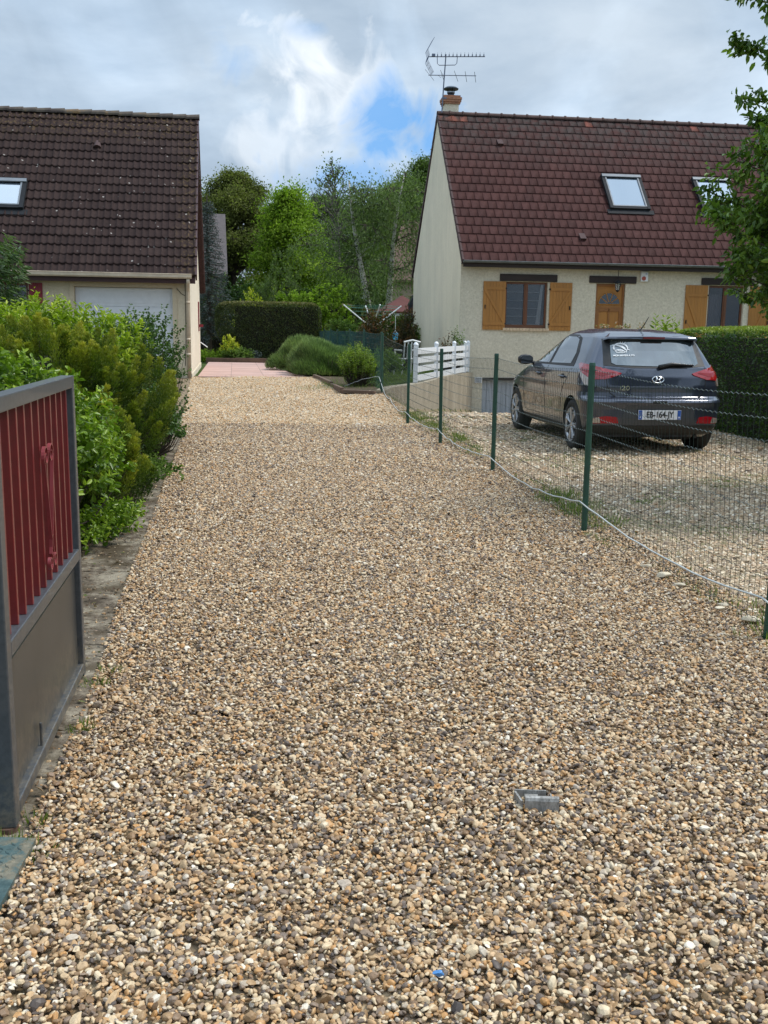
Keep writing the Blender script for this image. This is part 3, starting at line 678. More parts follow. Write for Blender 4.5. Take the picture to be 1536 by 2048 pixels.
    d.box(4.14, 4.19, .06, .099, .7, 2.85); d.box(4.98, 5.03, .06, .099, .7, 2.85); d.box(4.19, 4.98, .06, .099, 2.79, 2.85); d.box(4.19, 4.98, .07, .099, 2.13, 2.19)
    d.box(4.56, 4.61, .075, .099, .8, 2.13); d.box(4.19, 4.27, .075, .099, .8, 2.13); d.box(4.90, 4.98, .075, .099, .8, 2.13); d.box(4.27, 4.90, .075, .099, 2.05, 2.13)
    d.build('door_frame', M('dark_ochre_wood', (.24, .095, .02), .5, .15), dr)
    fanx, fanz, fr = 4.585, 2.26, .34
    fn = MB(); pts = [(fanx + fr * math.cos(q), fanz + fr * math.sin(q)) for q in np.linspace(0, math.pi, 17)]
    fn.prism(pts, .088, .098, lambda a, b, dd: (a, dd, b)); fn.build('fanlight', glassmat('dark_glass', .04, (.01, .012, .012), .1), dr)
    fn = MB()
    for q in np.linspace(0, math.pi, 6): fn.tube([(fanx + .07 * math.cos(q), .084, fanz + .07 * math.sin(q)), (fanx + fr * math.cos(q), .084, fanz + fr * math.sin(q))], .014, 5)
    fn.tube([(a, .084, b) for a, b in pts], .016, 5); fn.tube([(fanx - fr, .084, fanz), (fanx + fr, .084, fanz)], .016, 5)
    fn.build('glazing_bars', m_shutter, dr)
    # porch lantern hanging under the eaves
    lx, ly = 4.72, -.2
    l_ = MB(); l_.tube([(lx, ly, 3.33), (lx, ly, 2.95)], .009, 5); l_.lathe([(.0, 2.97), (.03, 2.95), (.10, 2.87), (.10, 2.86), (0, 2.86)], 6, Matrix.Translation((lx, ly, 0)))
    for q in range(6): a = q * math.pi / 3; l_.tube([(lx + .085 * math.cos(a), ly + .085 * math.sin(a), 2.86), (lx + .055 * math.cos(a), ly + .055 * math.sin(a), 2.66)], .007, 4)
    l_.lathe([(.0, 2.67), (.06, 2.665), (.05, 2.64), (0, 2.6)], 6, Matrix.Translation((lx, ly, 0)))
    ln = l_.build('lantern', m_blackmetal, H)
    l_ = MB(); l_.lathe([(.078, 2.855), (.05, 2.672)], 6, Matrix.Translation((lx, ly, 0))); l_.build('lantern_glass', glassmat('lantern_glass', .1, (.5, .5, .48), .6), ln)
    b = MB(); b.box(5.48, 5.70, -.09, -.002, 2.94, 3.24); al = b.build('alarm_box', m_white, H, bevel=.015)
    b = MB(); b.lathe([(.0, 0), (.062, 0), (.062, .02), (.0, .02)], 14, Matrix.Translation((5.56, -.09, 3.03)) @ Matrix.Rotation(R(90), 4, 'X')); b.build('warning_lamp', M('amber_red', (.35, .06, .03), .3), al)
    b = MB(); b.lathe([(.0, 0), (.03, 0), (.03, .02), (.0, .02)], 10, Matrix.Translation((5.63, -.09, 3.16)) @ Matrix.Rotation(R(90), 4, 'X')); b.build('warning_lamp', M('pale_disc', (.4, .45, .55), .3), al)
    # garage door in the basement, vent beside it
    g = MB()
    for i in range(16): x = .76 + i * .15; g.box(x, x + .135, .12, .16, -1.2, -.04)
    g.box(.75, 3.19, .14, .18, -1.25, -.03); g.build('garage_door', m_garagegrey, H)
    g = MB(); g.box(.74, 3.2, -.035, -.003, -.02, .05); g.build('lintel', m_lintel, H)
    g = MB(); g.box(.50, .72, -.03, -.003, -.11, .06)
    v_ = g.build('air_vent', m_white, H); g = MB()
    for k in range(5): g.box(.52, .70, -.036, -.031, -.09 + k * .03, -.075 + k * .03)
    g.build('vent_slats', m_greyalu, v_)
    # dark glazed side of the lean-to at the back corner
    g = MB(); g.box(-.14, .0, 8.45, 8.75, .2, 2.35); g.add([(-.16, 8.4, 2.35), (.02, 8.4, 2.35), (.02, 8.8, 2.35), (-.16, 8.8, 2.35), (.02, 8.42, 2.72), (.02, 8.78, 2.72)], [(0, 1, 4), (0, 4, 5, 3), (3, 5, 2)])
    g.build('awning_box', M('blue_black_panel', (.012, .016, .03), .25, .1), H)
    return H
house_right()

def house_left():
    H = thing('house', 'cream house with brown wavy tiled roof and white garage door, left of the driveway', 'house', (-4.63, 24, 0), math.atan(.155))
    D = 8.0; XL = -9.5; ry, rz = 4.0, 6.86; Z0 = -.05
    holes = [(-2.62, -.40, .1, 2.30), (-4.75, -3.64, 1.15, 2.36)]
    mb = MB(); wall_holes(XL, 0, Z0, 2.66, holes, 0, .22, mb)
    mb.add([(XL, D, Z0), (0, D, Z0), (0, D, 2.7), (XL, D, 2.7)], [(3, 2, 1, 0)]); mb.build('wall', m_cream, H, fixn=False)
    for x, fl in ((0.002, False), (XL, True)):
        gb = MB(); gable(x, [(0, Z0), (D, Z0), (D, 2.62), (ry, rz - .1), (0, 2.62)], gb, fl); gb.build('gable_wall', m_creamgable, H, fixn=False)
    i_ = MB(); i_.box(XL + .1, -.1, 1.5, 1.6, 0, 2.6); i_.build('interior_wall', M('interior_dim', (.15, .14, .13)), H)
    L_, fm = slope_map(-.28, 2.57, ry, rz); rows = 19; rp = L_ / rows
    nx = int((.2 - XL) / .0165); xs = np.linspace(XL - .2, .16, nx)
    ph = (xs / .152) % 1.0
    wave = np.where(ph < .62, .004 * np.cos(ph / .62 * 2 * math.pi), .030 * np.sin((ph - .62) / .38 * math.pi) ** .8)
    r = np.random.default_rng(8); V = []; T = []; tileid = np.floor(xs / .304).astype(int); tileid -= tileid.min()
    for i in range(rows):
        jit = r.normal(0, .003, tileid.max() + 1)[tileid]; tn = r.random(tileid.max() + 1)[tileid]; js = r.normal(0, .006, tileid.max() + 1)[tileid]
        for s_, h in ((i * rp - .02, -.006), (i * rp - .02, .036), (i * rp + .02, .038), ((i + 1) * rp, .010)):
            hh = wave + h + jit * (h > 0); ss_ = s_ + js * (s_ < (i + .9) * rp)
            V += [fm(x, q, w_) for x, q, w_ in zip(xs, ss_, hh)]; T += list(tn)
    n = nx; idx = []
    for i in range(rows):
        for k in range(3):
            b = (i * 4 + k) * n; a = np.arange(n - 1) + b; idx.append(np.stack([a, a + 1, a + n + 1, a + n], 1))
    roof = np_obj('roof', V, np.concatenate(idx), m_tile_l, H, {'tone': ('FLOAT', T)})
    u = MB()
    for y0 in (-.26, D + .26):
        u.add([(XL - .2, y0, 2.54), (.14, y0, 2.54), (.14, ry, rz - .03), (XL - .2, ry, rz - .03), (XL - .2, y0, 2.46), (.14, y0, 2.46), (.14, ry, rz - .12), (XL - .2, ry, rz - .12)], [(0, 1, 2, 3), (7, 6, 5, 4), (0, 4, 5, 1), (0, 3, 7, 4), (1, 5, 6, 2)])
    u.build('roof_deck', m_verge, roof)
    v = MB()
    for sgn in (0, 1):
        Lb, fb = slope_map(-.28 if sgn == 0 else D + .28, 2.57, ry, rz); sg = 1 if sgn == 0 else -1
        for i in range(19):
            s0, s1 = Lb * i / 19 - .01, Lb * (i + 1) / 19
            vs = [fb(x, s_, sg * h) for x in (.145, .18) for s_ in (s0, s1) for h in ((-.12, .06) if s_ == s0 else (-.14, .035))]
            v.add(vs, [(0, 1, 3, 2), (4, 6, 7, 5), (0, 4, 5, 1), (2, 3, 7, 6), (0, 2, 6, 4), (1, 5, 7, 3)])
    v.build('verge_tiles', m_darkred, roof)
    rt = MB(); x = .2; r = random.Random(4)
    pts = [(math.cos(q) * .13, math.sin(q) * .1) for q in np.linspace(-.2, math.pi + .2, 9)]
    while x > XL - .2:
        dz = r.uniform(-.008, .008)
        A = [(x, ry + a * 1.08, rz + .0 + b * 1.12 + dz) for a, b in pts] + [(x - .37, ry + a, rz - .015 + b + dz) for a, b in pts]
        rt.add(A, [(j, j + 1, 10 + j, 9 + j) for j in range(8)] + [tuple(range(9))]); x -= .345
    rm, t, p = newmat('lichened_ridge_tile'); c = ramp_node(t, noise_node(t, 2.0, 6, .7), [(.4, (.06, .045, .04)), (.55, (.11, .09, .07)), (.66, (.20, .12, .05))])
    t.links.new(c, p.inputs['Base Color']); setin(p, Roughness=.9)
    rt.build('ridge_tiles', rm, roof)
    ss = lambda y: (y + .28) / (ry + .28) * L_
    skylight(roof, fm, -4.95, -3.93, ss(1.22), ss(1.92))
    for xx, yy in ((-2.34, 3.0),):
        hd = MB(); s_ = ss(yy); pr = [(math.cos(q) * .1, math.sin(q) * .09) for q in np.linspace(0, math.pi, 8)]
        hd.add([fm(xx + a, s_ - .05, b + .03) for a, b in pr] + [fm(xx + a * .6, s_ + .25, b * .3 + .02) for a, b in pr], [(j, j + 1, 9 + j, 8 + j) for j in range(7)] + [tuple(range(8))])
        hd.build('roof_vent', m_verge, roof)
    # gutter, fascia, downpipe
    gt = MB(); prof = [(-.06, .05), (-.06, -.02), (-.04, -.05), (.03, -.05), (.05, .03)]
    n_ = len(prof); gt.add([(x, -.35 + a, 2.555 + b) for x in (XL - .2, .06) for a, b in prof], [(i, i + 1, n_ + i + 1, n_ + i) for i in range(n_ - 1)] + [tuple(range(n_)), tuple(range(n_, 2 * n_))])
    gt.add([(x, -.35 + a * .85, 2.557 + b * .85) for x in (XL - .2, .055) for a, b in prof], [(i + 1, i, n_ + i, n_ + i + 1) for i in range(n_ - 1)])
    gt.tube([(XL - .2, -.412, 2.605), (.06, -.412, 2.605)], .008, 5)
    gt.build('gutter', m_gutcream, H, fixn=False)
    f_ = MB(); f_.box(XL - .2, .14, -.285, -.262, 2.40, 2.53); f_.box(XL - .2, .0, -.262, -.003, 2.42, 2.44); f_.build('fascia', m_darkred, H)
    p_ = MB(); p_.tube([(-.02, -.35, 2.50), (-.02, -.33, 2.42), (-.045, -.08, 2.28), (-.05, -.055, 2.2), (-.05, -.055, .18)], .042, 10)
    for z in (1.95, 1.1, .75): p_.tube([(-.05, -.055, z), (-.05, -.055, z + .05)], .052, 10)
    p_.build('downpipe', m_gutcream, H, smooth=True)
    w_ = MB(); w_.tube([(-.35, -.012, 2.40), (-.3, -.012, 2.3), (-.2, -.012, 2.18), (-.11, -.012, 2.13)], .007, 5); w_.tube([(-.105, -.012, 2.4), (-.105, -.012, 1.9), (-.11, -.012, 1.1), (-.14, -.012, .5)], .006, 5)
    w_.build('cable', m_blackmetal, H)
    # door surround, sectional garage door
    s_ = MB(); s_.box(-2.72, -2.62, -.03, -.003, .1, 2.42); s_.box(-.40, -.30, -.03, -.003, .1, 2.42); s_.box(-2.62, -.40, -.03, -.003, 2.30, 2.42)
    s_.build('door_surround', render_mat('smooth_band', (.60, .50, .35), (.66, .56, .41)), H)
    g = MB(); nsec = 5; zt = 2.295; zb = .12; hs = (zt - zb) / nsec
    for i in range(nsec):
        g.box(-2.615, -.405, .12, .16, zb + i * hs + .006, zb + (i + 1) * hs - .006)
    g.box(-2.61, -.41, .135, .165, zb, zt)
    gd = g.build('garage_door', m_white, H, bevel=.004)
    g = MB()
    for i in range(nsec):
        for k in range(4):
            x0 = -2.615 + .08 + k * .54; g.box(x0, x0 + .46, .112, .1185, zb + i * hs + .08, zb + (i + 1) * hs - .08)
    g.build('door_panel', m_white, gd, bevel=.004)
    b = MB(); b.box(-2.60, -.42, .0, .12, .09, .118); b.build('threshold', m_concrete, H)
    shutter(H, -3.62, -3.32, 1.1, 2.36, m_redshut, hinge_left=True); shutter(H, -5.1, -4.78, 1.1, 2.36, m_redshut, hinge_left=False)
    window(H, -4.745, -3.645, 1.155, 2.355, .12, 'net')
    # small red shutter and stay on the gable side
    g = MB(); g.box(.005, .03, 6.1, 6.5, 1.3, 2.15)
    g.build('side_shutter', m_redshut, H); g = MB(); g.box(.005, .12, 6.95, 7.1, 1.42, 1.5); g.build('wall_bracket', m_redshut, H); g = MB(); g.tube([(.01, 7.9, .95), (.22, 7.95, .8)], .015, 5); g.build('shutter_stay', m_white, H)
    pl = MB(); pl.box(.004, .02, 0.004, D, .15, .32); pl.build('plinth', m_creamgable, H)
    return H
house_left()

# neighbouring houses and garden roof far behind
def far_house(label, loc, rz, w, d, hz, rz_, mwall, mroof, win=True):
    H = thing('house', label, 'house', loc, rz)
    b = MB(); b.box(-w / 2, w / 2, 0, d, 0, hz); b.build('wall', mwall, H)
    g = MB()
    for x in (-w / 2 - .001, w / 2 + .001): g.add([(x, 0, hz), (x, d, hz), (x, d / 2, rz_)], [(0, 1, 2)])
    g.build('gable_wall', mwall, H, fixn=False)
    r = MB(); k = .3
    for y0, y1 in ((-k, d / 2), (d + k, d / 2)):
        z0 = hz - k * (rz_ - hz) / (d / 2)
        r.add([(-w / 2 - .2, y0, z0), (w / 2 + .2, y0, z0), (w / 2 + .2, y1, rz_ + .06), (-w / 2 - .2, y1, rz_ + .06), (-w / 2 - .2, y0, z0 + .12), (w / 2 + .2, y0, z0 + .12), (w / 2 + .2, y1, rz_ + .2), (-w / 2 - .2, y1, rz_ + .2)],
              [(0, 1, 2, 3), (7, 6, 5, 4), (0, 4, 5, 1), (2, 6, 7, 3), (0, 3, 7, 4), (1, 5, 6, 2)])
    rf = r.build('roof', mroof, H); c = MB(); c.box(w * .2, w * .2 + .5, d / 2 - .25, d / 2 + .25, rz_ - .2, rz_ + .9); c.build('chimney', m_brick, rf)
    if win:
        for x in (-w * .28, w * .24):
            c = MB(); c.box(x - .5, x + .5, -.03, -.003, 1.0, 2.2); wv = c.build('window', m_white, H); c = MB(); c.box(x - .43, x + .43, -.04, -.031, 1.07, 2.13); c.build('pane', m_glass, wv)
    return H
far_house('grey walled house behind the spruce at the left house corner', (-10.2, 46, .3), R(10), 5.6, 7, 3.6, 6.3, M('grey_render', (.16, .14, .16), .9, .2, 2), M('slate_roof', (.09, .075, .075), .85, .2, 4))
far_house('tan gabled house with brown roof half hidden behind the birch', (3.4, 60, .3), R(-14), 6.5, 7, 4.2, 7.6, M('tan_render', (.34, .26, .19), .9, .15, 2), M('brown_roof', (.13, .075, .055), .85, .25, 4))
def gazebo():
    H = thing('gazebo', 'garden gazebo with red brown hipped roof left of the beige house', 'gazebo', (.62, 42, .2), R(8))
    b = MB(); w = 1.0; z0, z1 = 1.95, 2.62
    b.add([(-w, -w, z0), (w, -w, z0), (w, w, z0), (-w, w, z0), (0, 0, z1), (-w, -w, z0 - .06), (w, -w, z0 - .06), (w, w, z0 - .06), (-w, w, z0 - .06)], [(0, 1, 4), (1, 2, 4), (2, 3, 4), (3, 0, 4), (0, 5, 6, 1), (1, 6, 7, 2), (2, 7, 8, 3), (3, 8, 5, 0), (8, 7, 6, 5)])
    b.build('roof', M('felt_roof', (.10, .032, .026), .9, .2, 5), H)
    b = MB(); b.box(-w + .04, w - .04, -w + .04, -w + .1, z0 - .16, z0 - .07); b.build('beam', m_white, H)
    for sx in (-.85, .85):
        for sy in (-.85, .85): b = MB(); b.box(sx - .04, sx + .04, sy - .04, sy + .04, 0, z0 - .06); b.build('post', m_lintel, H)
gazebo()

# ------------------------------------------------------------------ parked hatchback
CZ = [.20, .27, .33, .42, .55, .615, .645, .675, .72, .80, .90, 1.0, 1.05, 1.2, 1.30, 1.345, 1.36, 1.40, 1.43, 1.455, 1.474]
CR = [-.50, -.58, -.615, -.63, -.635, -.655, -.640, -.56, -.555, -.555, -.535, -.49, -.46, -.37, -.315, -.28, -.25, -.14, .05, .38, .98]
CFZ = [.20, .27, .40, .55, .65, .72, .80, .88, .95, 1.0, 1.03, 1.15, 1.30, 1.38, 1.42, 1.455, 1.474]
CF = [3.25, 3.33, 3.38, 3.39, 3.36, 3.30, 3.1, 2.85, 2.6, 2.40, 2.28, 2.03, 1.68, 1.45, 1.3, 1.15, 1.02]
CWZ = [.20, .25, .30, .38, .5, .62, .72, .80, .88, .94, 1.0, 1.04, 1.2, 1.36, 1.40, 1.43, 1.455, 1.474]
CW = [.76, .81, .83, .845, .852, .864, .858, .862, .852, .835, .80, .775, .695, .605, .56, .485, .36, .02]
def cyr(z): return float(np.interp(z, CZ, CR))
def cyf(z): return float(np.interp(z, CFZ, CF))
def chw(z): return float(np.interp(z, CWZ, CW))
def ccr(z): return min(.42 if z < 1.0 else .36, .42 * (cyf(z) - cyr(z)))
def ccf(z): return min(.95, .45 * (cyf(z) - cyr(z)))
NR, NF = 3.4, 2.7
def car_ring(z, nr=26, ns=44, nf=18):
    hw, yr, yf, cr, cf = chw(z), cyr(z), cyf(z), ccr(z), ccf(z); P = []
    for i in range(nr):
        q = math.pi / 2 * i / nr; P.append((hw * math.sin(q) ** (2 / NR), yr + cr - cr * math.cos(q) ** (2 / NR)))
    for i in range(ns): P.append((hw * (1 + .0), yr + cr + (yf - cf - yr - cr) * i / ns))
    for i in range(nf + 1):
        q = math.pi / 2 * i / nf; P.append((hw * max(0, math.cos(q)) ** (2 / NF), yf - cf + cf * math.sin(q) ** (2 / NF)))
    return P
def car_side(y, z):      # half width at length y
    hw, yr, yf, cr, cf = chw(z), cyr(z), cyf(z), ccr(z), ccf(z)
    if y < yr + cr: return hw * max(0, 1 - (max(0, yr + cr - y) / cr) ** NR) ** (1 / NR)
    if y > yf - cf: return hw * max(0, 1 - min(1, (y - yf + cf) / cf) ** NF) ** (1 / NF)
    return hw
def map_rear(x, z):
    hw, yr, cr = chw(z), cyr(z), ccr(z); return Vector((x, yr + cr - cr * max(0, 1 - min(1, abs(x) / hw) ** NR) ** (1 / NR), z))
def map_side(sg): return lambda y, z: Vector((sg * car_side(y, z), y, z))
def map_wrap(sg):
    def fn(a, z):
        P = car_ring(z, 60, 10, 4); acc = 0
        for i in range(len(P) - 1):
            d = math.hypot(P[i + 1][0] - P[i][0], P[i + 1][1] - P[i][1])
            if acc + d >= a: k = (a - acc) / d; return Vector((sg * (P[i][0] + (P[i + 1][0] - P[i][0]) * k), P[i][1] + (P[i + 1][1] - P[i][1]) * k, z))
            acc += d
        return Vector((sg * P[-1][0], P[-1][1], z))
    return fn
def patch(name, poly, fn, mat, parent, off=.004, step=.05, sink=.02, smooth=True, inward=None):
    bd = []
    n = len(poly)
    for i in range(n):
        a = Vector(poly[i]); b = Vector(poly[(i + 1) % n]); k = max(1, int((b - a).length / (step * .6)))
        for j in range(k): bd.append(tuple(a + (b - a) * j / k))
    nb = len(bd); xs = [p[0] for p in bd]; zs = [p[1] for p in bd]
    def inside(x, z):
        c = False
        for i in range(nb):
            x1, z1 = bd[i]; x2, z2 = bd[(i + 1) % nb]
            if (z1 > z) != (z2 > z) and x < (x2 - x1) * (z - z1) / (z2 - z1) + x1: c = not c
        return c
    pts = list(bd); x = min(xs) + step / 2
    while x < max(xs):
        z = min(zs) + step / 2
        while z < max(zs):
            if inside(x, z) and min((x - b[0]) ** 2 + (z - b[1]) ** 2 for b in bd) > (step * .35) ** 2: pts.append((x, z))
            z += step
        x += step
    vs, es, fs, *_ = delaunay_2d_cdt([Vector(p) for p in pts], [(i, (i + 1) % nb) for i in range(nb)], [], 1, 1e-6)
    cen = Vector((0, 1.2, .6)); P = []; Pi = []
    for v in vs:
        e = .004; a = fn(v[0], v[1]); dx = fn(v[0] + e, v[1]) - fn(v[0] - e, v[1]); dz = fn(v[0], v[1] + e) - fn(v[0], v[1] - e)
        nn = dx.cross(dz); nn = nn.normalized() if nn.length > 1e-9 else Vector((0, -1, 0))
        if nn.dot(a - cen) < 0: nn = -nn
        P.append(a + nn * off); Pi.append(a - nn * sink)
    m = len(P); mb = MB(); F_ = [tuple(q) for q in fs]
    # boundary edges
    cnt = {}
    for q in F_:
        for i in range(len(q)):
            a, b = q[i], q[(i + 1) % len(q)]; k = (min(a, b), max(a, b)); cnt[k] = cnt.get(k, 0) + 1
    sk = [(a, b, m + b, m + a) for (a, b), c in cnt.items() if c == 1]
    mb.add(P + Pi, F_ + sk)
    return mb.build(name, mat, parent, smooth=False)
def seam(mb, pts, fn, r=.0035, off=.001):
    P = []
    for i in range(len(pts) - 1):
        a = Vector(pts[i]); b = Vector(pts[i + 1]); k = max(1, int((b - a).length / .05))
        for j in range(k): q = a + (b - a) * j / k; P.append(fn(q[0], q[1]))
    P.append(fn(*pts[-1])); mb.tube(P, r, 4)

def build_car():
    import bmesh
    C = thing('parked_car', 'dark grey five door hatchback parked behind the wire fence, rear towards the viewer', 'car', (3.10, 12.30, 0), R(7.8))
    m_paint, t, p = newmat('graphite_metallic_paint')
    fl = noise_node(t, 400, 2, .5); t.links.new(ramp_node(t, fl, [(.4, (.032, .040, .062)), (.62, (.056, .066, .098))]), p.inputs['Base Color'])
    setin(p, Roughness=.30, Metallic=.55, Coat_Weight=1.0, Coat_Roughness=.03, Coat_IOR=1.6)
    m_plas = M('black_plastic', (.012, .012, .013), .55, .2, 10); m_tyre = M('tyre_rubber', (.012, .012, .012), .8, .2, 10)
    m_dglass, t, p = newmat('tinted_car_glass'); setin(p, Base_Color=(.010, .014, .016, 1), Roughness=.02, Specular_IOR_Level=.9, IOR=1.55, Coat_Weight=1, Coat_IOR=1.5, Coat_Roughness=.01)
    m_rglass, t, p = newmat('rear_screen_glass')
    n = noise_node(t, 2.2, 5, .6, .6); t.links.new(ramp_node(t, n, [(.35, (.012, .02, .025)), (.65, (.06, .09, .10))]), p.inputs['Base Color'])
    setin(p, Roughness=.02, IOR=1.9, Specular_IOR_Level=.7, Coat_Weight=1, Coat_IOR=1.6, Coat_Roughness=.01)
    m_red, t, p = newmat('red_lens'); setin(p, Base_Color=(.30, .006, .010, 1), Roughness=.08, Coat_Weight=.8, Coat_Roughness=.02, Specular_IOR_Level=.6)
    m_clear, t, p = newmat('clear_lens'); setin(p, Base_Color=(.42, .36, .32, 1), Roughness=.1, Metallic=.4, Coat_Weight=.6)
    m_chrome, t, p = newmat('chrome'); setin(p, Base_Color=(.8, .82, .85, 1), Roughness=.1, Metallic=1)
    m_silver = M('silver_wheel_paint', (.46, .47, .49), .3, .1, 10, metal=.7)
    # body shell
    zs = np.unique(np.concatenate([np.linspace(.20, .30, 4), np.linspace(.3, .6, 13), np.linspace(.6, .72, 16), np.linspace(.72, 1.05, 24), np.linspace(1.05, 1.34, 12), np.linspace(1.34, 1.43, 14), np.linspace(1.43, 1.4738, 14)]))
    V = []; F_ = []; n = None
    for z in zs:
        P = car_ring(float(z)); half = [(x, y) for x, y in P]; full = half + [(-x, y) for x, y in half[-2:0:-1]]
        n = len(full); V += [(x, y, float(z)) for x, y in full]
    for k in range(len(zs) - 1):
        for j in range(n): F_.append((k * n + j, k * n + (j + 1) % n, (k + 1) * n + (j + 1) % n, (k + 1) * n + j))
    F_.append(tuple(range(n))[::-1]); F_.append(tuple((len(zs) - 1) * n + j for j in range(n)))
    mb = MB(); mb.v = V; mb.f = F_; mb.mi = [0] * len(F_)
    body = mb.build('body', [m_paint, m_plas], C, smooth=True)
    # wheel arches cut out
    cuts = []
    for y in (0, 2.57):
        for sx in (-1, 1):
            c = MB(); c.cur = 1
            c.lathe([(0, 0), (.345, 0), (.345, .6), (0, .6)], 40, Matrix.Translation((sx * .58, y, .315)) @ Matrix.Rotation(sx * R(90), 4, 'Y'))
            co = c.build('tmp_cut', [m_paint, m_plas]); cuts.append(co); co.location = C.location; co.rotation_euler = C.rotation_euler
            bm_ = body.modifiers.new('cut', 'BOOLEAN'); bm_.operation = 'DIFFERENCE'; bm_.object = co; bm_.solver = 'EXACT'
    bpy.context.view_layer.update()
    dg = bpy.context.evaluated_depsgraph_get(); me = bpy.data.meshes.new_from_object(body.evaluated_get(dg))
    body.modifiers.clear(); body.data = me
    bm = bmesh.new(); bm.from_mesh(me); bmesh.ops.remove_doubles(bm, verts=bm.verts, dist=.0005)
    for fc in bm.faces:
        c = fc.calc_center_median()
        for y in (0, 2.57):
            if abs(c.x) < .80 and math.hypot(c.y - y, c.z - .315) < .349 and c.z > .2: fc.material_index = 1
        if c.z < .205: fc.material_index = 1
        fc.smooth = True
    for e in bm.edges:
        if len(e.link_faces) == 2 and e.calc_face_angle(0) > R(32): e.smooth = False
    bm.to_mesh(me); bm.free()
    for c in cuts: bpy.data.objects.remove(c)
    # black lower valance and side sills
    patch('rear_valance', [(-.83, .235), (.83, .235), (.80, .335), (.5, .35), (-.5, .35), (-.80, .335)], map_rear, m_plas, C, .006)
    seams = MB(); mr = map_rear
    seam(seams, [(-.62, 1.02), (-.60, .80), (-.57, .72), (-.50, .672), (0, .655), (.50, .672), (.57, .72), (.60, .80), (.62, 1.02)], mr, .005)
    patch('plate_recess', [(-.46, .36), (.46, .36), (.40, .58), (-.40, .58)], map_rear, M('dull_recess', (.07, .075, .085), .35, .1, metal=.4), C, .003)
    # rear screen with black border
    patch('rear_screen_surround', [(-.625, 1.03), (-.3, 1.005), (.3, 1.005), (.625, 1.03), (.575, 1.335), (-.575, 1.335)], map_rear, m_plas, C, .003)
    gl = patch('rear_window', [(-.53, 1.06), (-.48, 1.035), (0, 1.025), (.48, 1.035), (.53, 1.06), (.525, 1.13), (.50, 1.325), (-.50, 1.325), (-.525, 1.13)], map_rear, m_rglass, C, .007)
    sp = MB()   # spoiler lip
    pr = [(.585, -.23), (.56, -.315), (.45, -.335), (0, -.35), (-.45, -.335), (-.56, -.315), (-.585, -.23), (-.45, -.06), (0, -.02), (.45, -.06)]
    nn_ = len(pr)
    vs = [(x, y, 1.335 - (.02 if abs(x) > .57 else 0)) for x, y in pr] + [(x * .97, y + .012, 1.375 + max(0, (y + .33)) * .16 - (.03 if abs(x) > .57 else 0) - abs(x) * .02) for x, y in pr]
    sp.add(vs, [tuple(range(nn_))[::-1], tuple(range(nn_, 2 * nn_))] + [(i, (i + 1) % nn_, nn_ + (i + 1) % nn_, nn_ + i) for i in range(nn_)])
    spo = sp.build('spoiler', m_paint, C, bevel=.008)
    b = MB(); b.box(-.13, .13, -.362, -.335, 1.342, 1.366); b.build('brake_light', M('dark_red_lens', (.16, .005, .008), .1, .1), spo)
    # lights
    for sg in (-1, 1):
        wf = map_wrap(sg)
        tl = patch('tail_light', [(.43, .945), (.45, .925), (.62, .875), (.79, .865), (.80, .88), (1.02, .985), (1.10, 1.035), (.98, 1.05), (.78, 1.03), (.62, .995), (.50, .965)], wf, m_red, C, .010, .03)
        patch('reverse_lens', [(.79, .862), (.82, .80), (.87, .80), (.99, .945), (1.0, .975), (.80, .878)], wf, m_clear, tl, .009, .03)
        s2 = MB(); seam(s2, [(.66, 1.0), (.66, .88)], wf, .004); 
        patch('lens_band', [(.50, .945), (.66, .905), (.95, .965), (.93, .985), (.68, .945), (.52, .955)], wf, M('deep_red_lens', (.22, .004, .006), .1, .1), tl, .0125, .03)
        rf = patch('rear_reflector', [(.48, .375), (.80, .365), (.83, .40), (.78, .43), (.62, .455), (.50, .445)], wf, M('crimson_reflector', (.36, .006, .014), .2, .15), C, .008, .03)
        patch('fog_lens', [(.68, .375), (.82, .372), (.86, .40), (.80, .425), (.70, .44)], wf, m_clear, rf, .011, .03)
        ms = map_side(sg)
        # side glass
        patch('window_surround', [(.14, 1.0), (2.12, .985), (2.10, 1.01), (1.62, 1.30), (1.45, 1.36), (1.0, 1.385), (.6, 1.38), (.40, 1.345), (.22, 1.18)], ms, m_plas, C, .003)
        patch('side_window', [(.30, 1.03), (1.07, 1.015), (1.06, 1.355), (.62, 1.352), (.46, 1.32), (.30, 1.16)], ms, m_dglass, C, .006)
        patch('side_window', [(1.17, 1.015), (1.98, 1.005), (1.56, 1.28), (1.42, 1.335), (1.16, 1.352)], ms, m_dglass, C, .006)
        seam(seams, [(1.12, .985), (1.12, .42), (1.10, .36)], ms); seam(seams, [(2.12, .96), (2.15, .7), (2.10, .40), (2.06, .34)], ms)
        seam(seams, [(.16, .98), (.20, .86), (.36, .74), (.43, .6), (.46, .36)], ms); seam(seams, [(.46, .34), (2.06, .34)], ms)
        for yh in (.40, 1.42):
            h = MB(); x = car_side(yh, .87); h.tube([(sg * (x + .002), yh - .09, .868), (sg * (x + .03), yh - .06, .87), (sg * (x + .034), yh + .05, .872), (sg * (x + .004), yh + .09, .874)], [.012, .014, .014, .010], 8)
            hd = h.build('door_handle', m_paint, C, smooth=True)
            patch('handle_recess', [(yh - .07, .84), (yh + .06, .84), (yh + .08, .872), (yh + .05, .90), (yh - .06, .90), (yh - .08, .87)], ms, m_plas, hd, .002, .03)
        patch('sill_moulding', [(.40, .235), (2.20, .235), (2.18, .29), (.42, .29)], ms, m_plas, C, .006)
